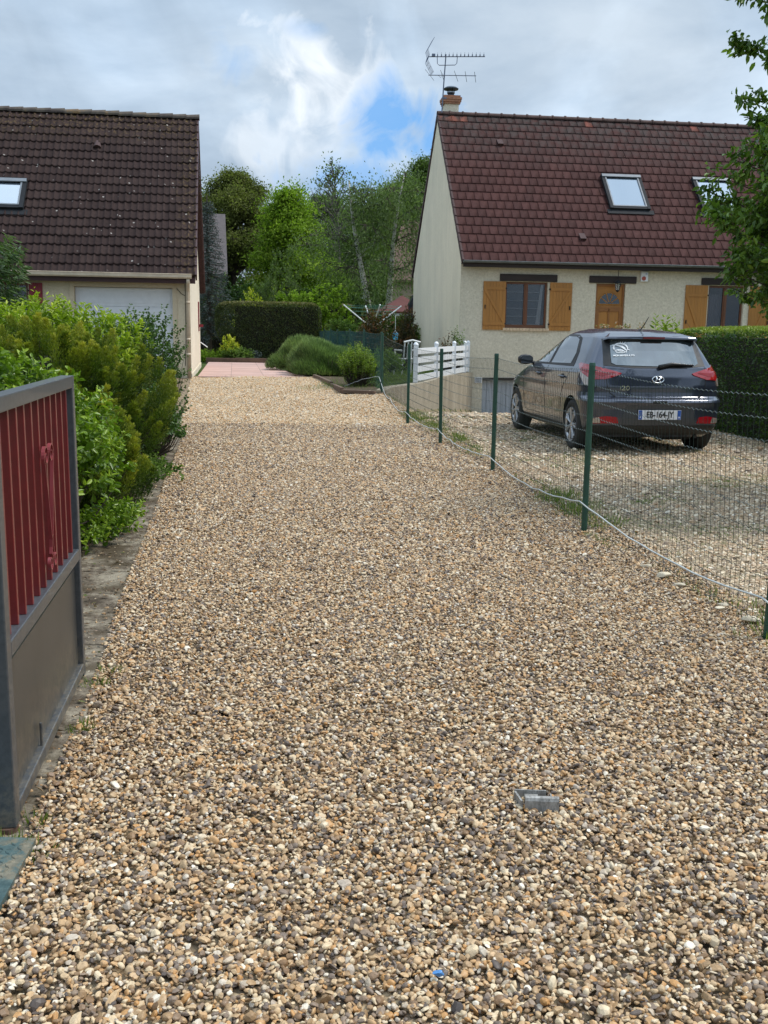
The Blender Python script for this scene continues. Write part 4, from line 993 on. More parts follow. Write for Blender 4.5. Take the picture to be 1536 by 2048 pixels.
        # wing mirror
        mmir = MB(); mmir.lathe([(0, -.10), (.045, -.095), (.075, -.06), (.085, 0), (.075, .06), (.045, .095), (0, .10)], 16, Matrix.Translation((sg * .905, 1.93, 1.03)) @ Matrix.Rotation(R(90), 4, 'Y') @ Matrix.Diagonal((.82, .75, 1.05, 1)))
        mi_ = mmir.build('wing_mirror', m_plas, C, smooth=True)
        mm = MB(); mm.tube([(sg * .76, 1.97, .985), (sg * .84, 1.95, 1.0)], .022, 8); mm.build('mirror_arm', m_plas, mi_)
        mm = MB(); mm.prism([(-.08, -.05), (.08, -.05), (.085, .03), (.05, .055), (-.06, .055), (-.085, .02)], 0, .004, lambda a, b, d: (sg * .905 + a, 1.865 - d, 1.03 + b)); mm.build('mirror_glass', m_dglass, mi_)
        hl = patch('headlight', [(2.72, .70), (3.12, .66), (3.20, .72), (3.02, .78), (2.72, .80)], ms, m_clear, C, .006)
        patch('headlight_rim', [(2.70, .685), (3.13, .645), (3.22, .72), (3.03, .795), (2.70, .815)], ms, m_plas, hl, .003)
        # wheels
        for yw in (0, 2.57):
            wv = MB(); Mw = Matrix.Translation((sg * .755, yw, .308)) @ Matrix.Rotation(sg * R(90), 4, 'Y')
            wv.lathe([(.20, -.09), (.27, -.095), (.298, -.08), (.308, -.05), (.308, .05), (.298, .08), (.27, .095), (.208, .088), (.205, .06)], 44, Mw)
            for k in range(44):
                a = k * 2 * math.pi / 44
            ty = wv.build('wheel', m_tyre, C, smooth=True)
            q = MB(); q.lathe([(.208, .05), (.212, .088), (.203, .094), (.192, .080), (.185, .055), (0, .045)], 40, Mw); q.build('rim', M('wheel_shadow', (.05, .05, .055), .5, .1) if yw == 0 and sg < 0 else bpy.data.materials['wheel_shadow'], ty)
            q = MB(); q.lathe([(.200, .084), (.205, .097), (.188, .088), (.18, .078)], 40, Mw)
            q.lathe([(0, .088), (.03, .09), (.046, .082), (.05, .06)], 20, Mw)
            for k in range(7):
                a = k * 2 * math.pi / 7 + .2
                for da in (-.12, .12):
                    ca, sa = math.cos(a), math.sin(a); ce, se = math.cos(a + da), math.sin(a + da)
                    pts = [(.035 * ca, .035 * sa, .082), (.11 * math.cos(a + da * .7), .11 * math.sin(a + da * .7), .084), (.19 * ce, .19 * se, .084)]
                    q.tube([tuple(Mw @ Vector(v)) for v in pts], [.014, .015, .021], 6)
            q.build('hubcap', m_silver, ty)
    seams.build('panel_gaps', m_plas, C)
    # windscreen
    def map_front(x, z):
        hw, yf, cf = chw(z), cyf(z), ccf(z); return Vector((x, yf - cf + cf * max(0, 1 - min(1, abs(x) / hw) ** NF) ** (1 / NF), z))
    patch('windscreen', [(-.66, 1.05), (.66, 1.05), (.53, 1.38), (-.53, 1.38)], map_front, m_dglass, C, .005)
    # badge, model name, boot handle
    def rear_M(x, z, off=.006):
        a = map_rear(x, z); e = .01; tx = (map_rear(x + e, z) - map_rear(x - e, z)).normalized(); tz = (map_rear(x, z + e) - map_rear(x, z - e)).normalized(); nn = tx.cross(tz).normalized()
        if nn.y > 0: nn = -nn
        tx = tz.cross(nn).normalized()
        return Matrix((tx.to_4d(), tz.to_4d(), nn.to_4d(), (0, 0, 0, 1))).transposed().to_4x4(), a + nn * off
    def frame_at(x, z, off=.006):
        a = map_rear(x, z); e = .01; tx = (map_rear(x + e, z) - map_rear(x - e, z)).normalized(); tz = (map_rear(x, z + e) - map_rear(x, z - e)).normalized()
        nn = tx.cross(tz).normalized()
        if nn.y > 0: nn = -nn
        tz = nn.cross(tx).normalized(); o = a + nn * off
        return Matrix(((tx.x, tz.x, nn.x, o.x), (tx.y, tz.y, nn.y, o.y), (tx.z, tz.z, nn.z, o.z), (0, 0, 0, 1)))
    FB = frame_at(0, .875, .010)
    bd = MB(); n_ = 36; out = [(.070 * math.cos(q), .038 * math.sin(q)) for q in np.linspace(0, 2 * math.pi, n_, endpoint=False)]
    P = [tuple(FB @ Vector((a, b, .003))) for a, b in out]; bd.tube(P + [P[0], P[1]], .0068, 6, False)
    for pts, rr_ in (([(-.034, -.026), (-.016, .004), (-.022, .028)], .0075), ([(.034, .026), (.016, -.004), (.022, -.028)], .0075), ([(-.020, .0), (-.004, .004), (.008, .0), (.020, .004)], .0065)):
        bd.tube([tuple(FB @ Vector((a, b, .004))) for a, b in pts], rr_, 6)
    bd.build('badge', m_chrome, C, smooth=True)
    text_obj('i20', .075, m_chrome, C, 'model_name', frame_at(-.40, .775, .004), .002, .0, 1.35)
    # plate
    FP = frame_at(0.0, .475, .012); FP = Matrix.Translation((0, -.012, 0)) @ Matrix(((1, 0, 0, 0), (0, 0, -1, FP[1][3]), (0, 1, 0, .475), (0, 0, 0, 1)))
    m_plate, t, p = newmat('plate_white'); setin(p, Base_Color=(.75, .76, .78, 1), Roughness=.3)
    m_blue, t, p = newmat('plate_blue'); setin(p, Base_Color=(.02, .10, .42, 1), Roughness=.3)
    m_ink, t, p = newmat('plate_ink'); setin(p, Base_Color=(.008, .008, .01, 1), Roughness=.4)
    q = MB(); q.add([tuple(FP @ Vector((a, b, c))) for a in (-.26, .26) for b in (-.055, .055) for c in (-.004, .004)], [(0, 1, 3, 2), (4, 6, 7, 5), (0, 4, 5, 1), (2, 3, 7, 6), (0, 2, 6, 4), (1, 5, 7, 3)])
    pl = q.build('number_plate', m_plate, C)
    for a0, a1 in ((-.257, -.215), (.215, .257)):
        q = MB(); q.add([tuple(FP @ Vector((a, b, c))) for a in (a0, a1) for b in (-.052, .052) for c in (.0041, .006)], [(0, 1, 3, 2), (4, 6, 7, 5), (0, 4, 5, 1), (2, 3, 7, 6), (0, 2, 6, 4), (1, 5, 7, 3)]); q.build('plate_band', m_blue, pl)
    text_obj('EB-164-JY', .098, m_ink, pl, 'plate_number', FP @ Matrix.Translation((0, 0, .0065)), .0005, .0022, .83)
    text_obj('F', .03, m_plate, pl, 'plate_letter', FP @ Matrix.Translation((-.236, -.03, .0065)), .0004, .001)
    text_obj('28', .024, m_plate, pl, 'plate_letter', FP @ Matrix.Translation((.236, -.03, .0065)), .0004, .001)
    st = MB()
    for k in range(8):
        a = k * math.pi / 4; cx, cz_ = -.236 + .013 * math.cos(a), .02 + .013 * math.sin(a); st.add([tuple(FP @ Vector((cx + .003 * math.cos(b), cz_ + .003 * math.sin(b), .0066))) for b in (0, 1.57, 3.14, 4.71)], [(0, 1, 2, 3)])
    st.build('plate_stars', M('plate_yellow', (.7, .6, .05), .4), pl)
    q = MB(); q.box(-.085, .085, -.655, -.60, .60, .635); q.build('boot_handle', m_plas, C)
    # rear wiper
    q = MB(); a = [map_rear(x, z) + Vector((0, -.03 - .01 * k, .0)) for k, (x, z) in enumerate([(.02, 1.02), (.18, 1.055), (.40, 1.045)])]
    q.tube(a, [.026, .020, .008], 8); a = [map_rear(x, z) + Vector((0, -.018, 0)) for x, z in [(.06, 1.035), (.25, 1.042), (.46, 1.045)]]; q.tube(a, .011, 6)
    q.build('rear_wiper', m_plas, C, smooth=True)
    # roof aerial
    q = MB(); q.lathe([(.035, 1.43), (.02, 1.452), (.008, 1.46)], 10, Matrix.Translation((.02, .12, 0))); q.tube([(.02, .12, 1.45), (.028, .02, 1.52), (.036, -.07, 1.60)], [.007, .006, .004], 6); q.build('roof_aerial', m_plas, C)
    # white bird sticker and its lettering on the rear glass
    m_st, t, p = newmat('white_vinyl'); setin(p, Base_Color=(.85, .87, .88, 1), Roughness=.5)
    FS = frame_at(-.40, 1.225, .0135); s_ = MB()
    def stroke(pts, w):
        n = len(pts); vs = []
        for i in range(n):
            a = Vector(pts[max(0, i - 1)]); b = Vector(pts[min(n - 1, i + 1)]); d = (b - a).normalized(); nn = Vector((-d.y, d.x)) * (w[i] if hasattr(w, '__len__') else w)
            for sg in (1, -1): vs.append(tuple(FS @ Vector((pts[i][0] + nn.x * sg, pts[i][1] + nn.y * sg, 0))))
        s_.add(vs, [(2 * i, 2 * i + 2, 2 * i + 3, 2 * i + 1) for i in range(n - 1)])
    arc = lambda cx, cz_, rx, rz_, a0, a1, n=18: [(cx + rx * math.cos(R(a)), cz_ + rz_ * math.sin(R(a))) for a in np.linspace(a0, a1, n)]
    stroke(arc(0, 0, .082, .062, -20, 200), [.004 + .008 * math.sin(i / 17 * 3.14) for i in range(18)]); stroke(arc(0, .004, .074, .052, 40, 210), .003)
    stroke([(-.10, .040), (-.05, .040), (0, .028), (.045, -.005), (.07, -.03), (.062, -.06)], [.003, .007, .010, .009, .006, .002])
    stroke([(-.03, .035), (.02, .03), (.055, .0)], .004); stroke([(-.07, -.035), (-.03, -.022), (.02, -.026), (.06, -.05)], [.002, .007, .007, .003])
    stroke([(-.065, -.03), (-.05, -.055), (0, -.062), (.05, -.055)], .004); stroke([(.08, -.018), (.105, -.02)], .004); stroke([(-.03, -.035), (.01, -.045), (.03, -.04)], .004)
    for a, b in (((.0, .062), (.004, .085)), ((.022, .062), (.030, .085)), ((.04, .055), (.062, .083))): stroke([a, b], .003)
    st = s_.build('sticker', m_st, C, fixn=False)
    text_obj('MON MWEN A BO', .030, m_st, st, 'sticker_lettering', frame_at(-.375, 1.142, .012) @ Matrix.Rotation(R(2), 4, 'Z'), .0004, .0012, 1.0)
    # exhaust box under the floor
    q = MB(); q.lathe([(0, -.22), (.07, -.22), (.085, -.2), (.085, .2), (.07, .22), (0, .22)], 14, Matrix.Translation((.33, -.30, .235)) @ Matrix.Rotation(R(90), 4, 'Y')); q.tube([(.5, -.34, .23), (.52, -.52, .21)], .022, 8)
    q.build('silencer', m_plas, C)
    q = MB(); q.box(-.66, .66, -.06, .06, .24, .32); q.build('rear_axle', m_plas, C)
    return C
build_car()

# ------------------------------------------------------------------ wire fence, posts, cable
m_green = M('green_post_paint', (.014, .060, .038), .45, .25, 8)
m_wire = M('green_wire', (.010, .024, .016), .5, .2, 8); m_wire2 = M('glint_wire', (.13, .16, .15), .4, .3, 20, metal=.3)  # upper line wires paler: their white glints are put into the colour
POSTS = [(2.16, 2.1), (1.80, 4.5), (1.41, 6.91), (1.09, 10.02), (.69, 12.44), (.33, 14.9), (-.08, 19.89)]
def wire_fence(name, label, pts, h, mwire, mh, step=.05, rows=11, seed=1, wr=.0013, bot=.02, post_r=.0215):
    H = thing(name, label, 'fence', (pts[0][0], pts[0][1], g1(*pts[0]))); O = Vector(H.location); r = random.Random(seed)
    for i, (x, y) in enumerate(pts):
        z = g1(x, y); p = MB(); lean = r.uniform(-.012, .012)
        a = Vector((x, y, z - .15)) - O; b = Vector((x + lean, y + r.uniform(-.01, .01), z + h + .03)) - O
        p.tube([a, b], post_r, 12); p.tube([b, b + Vector((0, 0, .02))], [post_r * 1.08, post_r * .9], 12); p.build('post', m_green, H, smooth=False)
    v = MB(); hz = MB(); clips = MB()
    for i in range(len(pts) - 1):
        A, B = Vector((*pts[i], 0)), Vector((*pts[i + 1], 0)); Ln = (B - A).length; d = (B - A) / Ln; sd_ = Vector((d.y, -d.x, 0)) * (post_r + .002); n = int(Ln / step)
        amp = r.uniform(.01, .03)
        def P(s, z, w=0):
            q = A + d * s + sd_ + Vector((d.y, -d.x, 0)) * (amp * math.sin(s / Ln * math.pi) * math.sin(z * 3 + i) + w)
            q.z = g1(q.x, q.y) + z - .02 * math.sin(s / Ln * math.pi) * (z / h); return q - O
        for k in range(n + 1):
            s = min(Ln, k * step + r.gauss(0, .002)); bw = r.gauss(0, .003)
            v.tube([P(s, bot), P(s + bw, h * .35, .002), P(s - bw, h * .7, -.002), P(s + bw * .5, h)], wr, 3, False)
        zs = [h - .108 * j for j in range(rows) if h - .108 * j > 0]
        for j, z in enumerate(zs):
            hp = []
            m_ = int(Ln / .025) if pts[i][1] < 13 else int(Ln / .25)
            for k in range(m_ + 1):
                s = Ln * k / m_; hp.append(P(s, z + (.0045 if k % 2 else -.0045) * (m_ > 40) + r.gauss(0, .0006), .0015))
            (hz if j < 6 else v).tube(hp, wr * 1.35, 4, False)
        for j in (0, 3, 6, 9):
            q = P(0, h - .108 * j); clips.tube([q - Vector((.0, .03, 0)), q + Vector((.0, .03, 0))], .004, 4)
    v.build('wire_mesh', mwire, H, fixn=False); hz.build('line_wires', mh, H, fixn=False); clips.build('wire_clips', mh, H, fixn=False)
    return H
wire_fence('wire_fence', 'green wire mesh fence on round posts along the right side of the driveway', POSTS, 1.14, m_wire, m_wire2)
wire_fence('wire_fence', 'darker green mesh fence behind the mounded shrubs, running back to the clipped hedge', [(-.10, 20.3), (-.52, 23.1), (-.95, 26.0), (-1.38, 28.8), (-1.75, 31.5), (-2.1, 34.2), (-2.5, 37)], 1.16, M('teal_green_wire', (.015, .07, .07), .5), m_green, .055, 11, 5, .0022)
def cable():
    pts = []; r = random.Random(3)
    P = [(1.98, 2.3, .2), (1.80, 4.5, .21), (1.41, 6.91, .23), (1.09, 10.02, .17), (.69, 12.44, .20), (.33, 14.9, .20), (.12, 17.4, .16), (-.02, 19.6, .16), (-.10, 20.3, .32), (-.45, 20.9, .22), (-.9, 21.3, .02)]
    for i in range(len(P) - 1):
        a, b = Vector(P[i]), Vector(P[i + 1]); L_ = (b - a).length; sag = .035 * L_ if L_ > 1 else 0
        for k in range(14):
            t = k / 14; q = a + (b - a) * t; q.z += g1(q.x, q.y) - sag * 4 * t * (1 - t) * .7 + r.gauss(0, .004); q.x -= .04; pts.append(q)
    pts.append(Vector((-.9, 21.3, .2)))
    mb = MB(); mb.tube(pts, .005, 6); o = mb.build('cable', M('white_cable', (.50, .52, .50), .4, .1, 6), None, smooth=True)
    tag(o, 'white cable sagging low along the wire fence from post to post', 'cable')
cable()

# ------------------------------------------------------------------ retaining wall, white board fence
def wall_x(y): return -.14 + .262 * (y - 20.5)
def retaining():
    V = []; n = 30; ys = np.linspace(19.95, 30.1, n); mb = MB()
    d = Vector((.262, 1, 0)).normalized(); nn = Vector((d.y, -d.x, 0))
    for y in ys:
        a = Vector((wall_x(y) + .02, y, 0)); b = a + nn * .19; zt = .235 + .02 * math.sin(y)
        if y < 20.5: zt -= (20.5 - y) * .15
        for q, z in ((a, -.2), (a, zt), (b, zt - .01), (b, -1.4)): mb.v.append((q.x, q.y, z))
    for i in range(n - 1):
        for j in range(3): mb.f.append((4 * i + j, 4 * i + j + 1, 4 * i + 4 + j + 1, 4 * i + 4 + j)); mb.mi.append(0)
    mb.f += [(0, 1, 2, 3), (4 * n - 4, 4 * n - 3, 4 * n - 2, 4 * n - 1)]; mb.mi += [0, 0]
    o = mb.build('retaining_wall', m_concrete); tag(o, 'stained concrete retaining wall beside the sloping parking ground', 'wall')
    H = thing('board_fence', 'white board fence on top of the stained concrete retaining wall', 'fence', (wall_x(23.2) + .1, 23.2, .23)); O = Vector(H.location)
    ys = [23.2, 25.5, 27.7, 29.1, 29.8]; P = [Vector((wall_x(y) + .11, y, .23)) for y in ys]; P[1].x -= .02; P[3].x += .03
    for i, p in enumerate(P):
        m_ = MB(); q = p - O; m_.box(q.x - .05, q.x + .05, q.y - .05, q.y + .05, 0, .84)
        m_.lathe([(.052, .84), (.062, .85), (.05, .88), (.025, .905), (0, .91)], 12, Matrix.Translation((q.x, q.y, 0))); m_.build('post', m_white, H)
    for i in range(4):
        a, b = P[i] - O, P[i + 1] - O
        for k in range(4):
            z0 = .02 + k * .205; dd = (b - a).normalized(); s = Vector((dd.y, -dd.x, 0)) * .02; a2, b2 = a + dd * .051, b - dd * .051; m_ = MB()
            vs = [a2 + s, b2 + s, b2 - s, a2 - s]; m_.add([(v.x, v.y, z0) for v in vs] + [(v.x, v.y, z0 + .135) for v in vs], [(3, 2, 1, 0), (4, 5, 6, 7), (0, 1, 5, 4), (1, 2, 6, 5), (2, 3, 7, 6), (3, 0, 4, 7)]); m_.build('board', m_white, H)
retaining()

# ------------------------------------------------------------------ open gate leaf
def gate():
    a = Vector((-1.035, 2.58, 0)); b = Vector((-1.215, 3.83, 0)); d = b - a; Ln = d.length; rz = math.atan2(d.y, d.x)
    H = thing('gate', 'open metal gate leaf with dark red bars above a grey sheet panel, left foreground', 'gate', a, rz)
    m_f, t, p = newmat('grey_gate_paint'); c = ramp_node(t, noise_node(t, 40, 4, .7), [(.35, (.058, .064, .070)), (.65, (.082, .089, .096))]); t.links.new(c, p.inputs['Base Color']); setin(p, Roughness=.38, Metallic=.25, Coat_Weight=.2)
    bump(t, p, noise_node(t, 300, 2, .5), .1, .001)
    m_p = M('bronze_grey_sheet', (.062, .061, .057), .35, .18, 3, .1, 200, .001, metal=.3)
    def splash(mat, zlo, zhi, col):
        t = mat.node_tree; p = t.nodes['Principled BSDF']; src = p.inputs['Base Color'].links[0].from_socket
        tc = nd(t, 'ShaderNodeTexCoord'); s3 = nd(t, 'ShaderNodeSeparateXYZ'); t.links.new(tc.outputs['Object'], s3.inputs[0])
        mr = nd(t, 'ShaderNodeMapRange'); t.links.new(s3.outputs[2], mr.inputs[0]); mr.inputs[1].default_value = zhi; mr.inputs[2].default_value = zlo
        ad = nd(t, 'ShaderNodeMath', operation='MULTIPLY'); t.links.new(mr.outputs[0], ad.inputs[0]); t.links.new(ramp_node(t, noise_node(t, 28, 7, .8), [(.42, (0, 0, 0)), (.62, (.9,) * 3)]), ad.inputs[1])
        t.links.new(mixc(t, ad.outputs[0], src, col), p.inputs['Base Color'])
    splash(m_p, .05, .30, (.20, .17, .12)); splash(m_f, .02, .22, (.22, .19, .14))
    m_r = M('dark_red_bar_paint', (.15, .009, .010), .38, .18, 20, coat=.35); m_s = M('faded_red_scroll', (.20, .022, .026), .45, .15, 20, coat=.3)
    w = .028
    f_ = MB(); f_.box(-.02, .035, -w, w - .006, .03, 1.215); f_.box(Ln - .045, Ln, -w, w - .006, .03, 1.215); f_.box(.0351, Ln - .0451, -w, w - .006, 1.17, 1.215); f_.box(.0351, Ln - .0451, -w, w - .006, .505, .55)
    f_.box(.0351, Ln - .0451, -w, w - .006, .045, .085); f_.build('frame', m_f, H, bevel=.004)
    p_ = MB(); p_.box(.0352, Ln - .0452, -.006, .0, .0852, .47); p_.build('sheet_panel', m_p, H)
    n = 11
    for i in range(n):
        x = .035 + (Ln - .08) * (i + .6) / (n + .2); q = MB(); q.box(x - .009, x + .009, -.014, .008, .5501, 1.1699); q.build('bar', m_r, H, bevel=.002)
    # scrollwork on the driveway side
    s = MB(); x0 = .66; yy = -.030
    def spiral(cx, cz, r0, sg, a0, turns=1.25, n_=26):
        return [(cx + sg * r0 * (1 - .68 * k / n_) * math.cos(a0 + turns * 2 * math.pi * k / n_), yy, cz + r0 * (1 - .68 * k / n_) * math.sin(a0 + turns * 2 * math.pi * k / n_)) for k in range(n_ + 1)]
    def ribbon(pts, hw=.0055, th=.0022):
        V = []; n_ = len(pts)
        for i, p_ in enumerate(pts):
            a_ = Vector(pts[max(0, i - 1)]); b_ = Vector(pts[min(n_ - 1, i + 1)]); t_ = (b_ - a_).normalized(); nn = Vector((-t_.z, 0, t_.x)) * th
            for s1, s2 in ((1, 1), (1, -1), (-1, -1), (-1, 1)): V.append((p_[0] + nn.x * s1, p_[1] + hw * s2, p_[2] + nn.z * s1))
        s.add(V, [(4 * i + j, 4 * i + (j + 1) % 4, 4 * i + 4 + (j + 1) % 4, 4 * i + 4 + j) for i in range(n_ - 1) for j in range(4)] + [(0, 1, 2, 3), (4 * n_ - 4, 4 * n_ - 3, 4 * n_ - 2, 4 * n_ - 1)])
    for sg in (-1, 1):
        ribbon([(x0 + sg * .006, yy, .70), (x0 + sg * .042, yy, .86), (x0 + sg * .072, yy, .96)] + spiral(x0 + sg * .043, .985, .038, sg, -.4)[1:])
        ribbon([(x0 + sg * .006, yy, .72), (x0 + sg * .010, yy, .68)] + spiral(x0 + sg * .036, .635, .030, sg, 2.2, 1.2))
    s.build('scroll', m_s, H, fixn=False)
    q = MB(); q.tube([(-.0, 0, -.02), (-.0, 0, .03)], .03, 10); q.build('hinge_pivot', M('rusty_iron', (.10, .055, .035), .9, .4, 30), H)
    q = MB(); q.tube([(.42, -.016, .05), (.42, -.016, .16)], .005, 6); q.build('drop_pin', m_f, H)
gate()

# ------------------------------------------------------------------ tread plate, metal gate stop, path slabs
def tread_plate():
    m, t, p = newmat('worn_green_tread_plate'); n = noise_node(t, 9, 7, .75); n2 = noise_node(t, 50, 4, .7)
    c = ramp_node(t, n, [(.40, (.040, .075, .075)), (.52, (.075, .12, .115)), (.60, (.17, .155, .11)), (.72, (.27, .24, .18))]); c = mixc(t, .5, c, ramp_node(t, n2, [(.35, (.6,) * 3), (.65, (1.3,) * 3)]), 'MULTIPLY')
    t.links.new(c, p.inputs['Base Color']); setin(p, Roughness=.5, Metallic=.2)
    mb = MB(); poly = [(-1.75, 1.72), (-.865, 1.72), (-.925, 2.49), (-1.75, 2.52)]
    mb.prism(poly, .0, .042, lambda a, b, d: (a, b, d)); k = 0
    y = 1.75
    while y < 2.47:
        x = -1.5
        while x < -.885 - (y - 1.72) * .078:
            sg = 1 if k % 2 else -1; ca, sa = math.cos(sg * .8), math.sin(sg * .8)
            pts = [(.0135, 0), (0, .0042), (-.0135, 0), (0, -.0042)]
            vs = [(x + a * ca - b * sa, y + a * sa + b * ca, .0421) for a, b in pts] + [(x + .6 * (a * ca - b * sa), y + .6 * (a * sa + b * ca), .0452) for a, b in pts]
            mb.add(vs, [(4, 5, 6, 7), (0, 1, 5, 4), (1, 2, 6, 5), (2, 3, 7, 6), (3, 0, 4, 7)]); x += .024; k += 1
        y += .022; k += 1
    o = mb.build('tread_plate', m, None); tag(o, 'worn green metal tread plate at the foot of the gate, bottom left', 'metal plate')
tread_plate()
def gate_stop():
    m, t, p = newmat('weathered_galvanised'); n = noise_node(t, 60, 6, .75, sc=(1, 1, .4)); t.links.new(ramp_node(t, n, [(.3, (.09, .085, .075)), (.5, (.28, .27, .25)), (.7, (.46, .46, .44))]), p.inputs['Base Color']); setin(p, Roughness=.6, Metallic=.3)
    H = thing('gate_stop', 'small weathered metal gate stop half buried in the gravel', 'gate stop', (.475, 2.74, .0), R(-3)); 
    q = MB(); pts = [(-.046, .0), (-.046, .062)]
    prof = [(-.012, 0.0), (-.012, .050), (-.008, .058), (0, .061), (.008, .058), (.008, .0)]
    q.prism(prof, -.048, .050, lambda a, b, d: (d, a, b)); q.build('front_plate', m, H)
    q = MB(); q.box(-.060, -.054, .009, .075, .01, .046, Matrix.Rotation(R(14), 4, 'Z')); q.box(.030, .034, .009, .055, .01, .044); q.box(-.075, .02, .066, .070, .01, .047); q.box(-.045, -.005, .025, .064, .01, .036); q.build('bracket', m, H)
gate_stop()
def pebble_blue():
    v, fa = stone_shape(77, 3); v = v * np.array([.013, .010, .018]); v += np.array([.130, 1.945, .036])
    o = np_obj('pebble', v, fa, M('blue_stone', (.07, .22, .48), .4, .25, 90), smooth=True); tag(o, 'single blue pebble among the tan gravel, bottom centre', 'pebble')
    r = np.random.default_rng(12)
    for i, (x, y, s) in enumerate([(1.52, 5.62, .085), (1.47, 5.85, .06), (1.55, 5.40, .05), (1.66, 5.0, .05), (1.71, 4.74, .09), (1.78, 4.62, .07), (1.62, 4.93, .04)]):
        v, fa = stone_shape(500 + i, 3); v = v * s * np.array([.62, .5, .5]); v += np.array([x + .10, y, .03])
        o = np_obj('rock', v, fa, bpy.data.materials.get('pale_flint') or M('pale_flint', (.52, .45, .33), .75, .3, 12, .4, 60), smooth=(i % 2 == 0)); tag(o, ['large pale flint, furthest but one of the row under the wire fence', 'furthest pale flint of the row under the wire fence', 'third furthest pale flint of the row under the wire fence', 'mid row pale flint under the wire fence, right of its smaller twin', 'broad flat flint, largest near the nearest green post', 'pale flint closest to the nearest green post', 'smallest pale flint, in the middle of the row under the fence'][i], 'rock', 'pale flints under the wire fence')
pebble_blue()
def slabs():
    m, t, p = newmat('old_concrete_slab'); n = noise_node(t, 5, 8, .75); n2 = noise_node(t, 90, 5, .75)
    c = ramp_node(t, n, [(.38, (.07, .055, .04)), (.48, (.17, .14, .105)), (.60, (.33, .29, .22)), (.7, (.20, .17, .13))]); c = mixc(t, .7, c, ramp_node(t, n2, [(.3, (.5,) * 3), (.7, (1.35,) * 3)]), 'MULTIPLY')
    c = mixc(t, ramp_node(t, noise_node(t, 2.2, 6, .7), [(.50, (0, 0, 0)), (.60, (.85,) * 3)]), c, (.075, .058, .036))
    t.links.new(c, p.inputs['Base Color']); setin(p, Roughness=.95, Specular_IOR_Level=.1); bump(t, p, n2, .7, .008)
    mb = MB(); y = 1.6; r = random.Random(6)
    while y < 15.5:
        y1 = y + 1.32; tl = r.uniform(-.004, .006); w = .36
        vs = []
        for yy in (y + .008, y1 - .008):
            x = float(xl(yy)); vs += [(x - w, yy, g1(x, yy) + .012 + tl), (x + .0, yy, g1(x, yy) + .016 - tl * .5)]
        a, b, c_, d_ = vs; mb.add([(v[0], v[1], v[2] - .08) for v in (a, b, d_, c_)] + [a, b, d_, c_], [(3, 2, 1, 0), (4, 5, 6, 7), (0, 1, 5, 4), (1, 2, 6, 5), (2, 3, 7, 6), (3, 0, 4, 7)])
        y = y1
    o = mb.build('path', m, None, bevel=.006); tag(o, None, kind='structure')
slabs()
def terrace():
    m, t, p = newmat('pink_terrace_tiles'); tc = nd(t, 'ShaderNodeTexCoord'); br = nd(t, 'ShaderNodeTexBrick'); br.offset = 0; br.inputs['Scale'].default_value = 1
    br.inputs['Brick Width'].default_value = .8; br.inputs['Row Height'].default_value = .8; br.inputs['Mortar Size'].default_value = .008; br.inputs['Color1'].default_value = (.46, .29, .24, 1); br.inputs['Color2'].default_value = (.54, .36, .31, 1); br.inputs['Mortar'].default_value = (.26, .17, .14, 1)
    t.links.new(tc.outputs['Object'], br.inputs[0]); c = mixc(t, .6, br.outputs[0], ramp_node(t, noise_node(t, 1.5, 7, .7), [(.3, (.75,) * 3), (.7, (1.25,) * 3)]), 'MULTIPLY'); t.links.new(c, p.inputs['Base Color']); setin(p, Roughness=.6)
    mb = MB(); mb.prism([(0, 0), (2.72, 0), (2.35, 3), (2.1, 6), (2.35, 10.2), (0, 10.6)], -.1, .03, lambda a, b, d: (a, b, d)); o = mb.build('terrace', m, None); o.location = (-4.55, 24.35, .21); o.rotation_euler = (0, 0, math.atan(.15)); tag(o, None, kind='structure')
    m_w = M('brown_edging', (.12, .075, .05), .85, .3, 5, .3)
    def edging(name, label, pts, h=.14):
        mb = MB()
        for i in range(len(pts) - 1):
            a, b = Vector((*pts[i], 0)), Vector((*pts[i + 1], 0)); d = (b - a).normalized(); s = Vector((d.y, -d.x, 0)) * .035; vs = [a + s, b + s, b - s, a - s]; z = g1(a.x, a.y)
            mb.add([(v.x, v.y, z - .05) for v in vs] + [(v.x, v.y, z + h) for v in vs], [(3, 2, 1, 0), (4, 5, 6, 7), (0, 1, 5, 4), (1, 2, 6, 5), (2, 3, 7, 6), (3, 0, 4, 7)])
        o = mb.build(name, m_w, None, bevel=.008); tag(o, label, 'garden edging')
    edging('garden_edging', 'low brown edging round the bed of the bushy shrubs right of the gravel', [(-1.75, 24.6), (-1.50, 23.4), (-1.15, 21.4), (-.86, 19.85), (-.2, 19.55)], .10)
    edging('garden_edging', 'brown tile edging along the far side of the pink terrace', [(-6.25, 35.1), (-5.2, 34.95), (-4.2, 34.8), (-3.1, 34.6)], .18)
    xs = np.linspace(0, 1, 14); ys = np.linspace(19.7, 24.6, 20)
    sheet('flower_bed', xs, ys, lambda a, y: np.interp(y, [19.7, 21.4, 23.4, 24.6], [-.82, -1.12, -1.45, -1.7]) + a * (xb(np.minimum(y, 20.5)) - .15 * np.maximum(0, y - 20.5) - np.interp(y, [19.7, 21.4, 23.4, 24.6], [-.82, -1.12, -1.45, -1.7])), lambda x, y: G(x, y) + .05, bpy.data.materials['bare_soil'])
terrace()

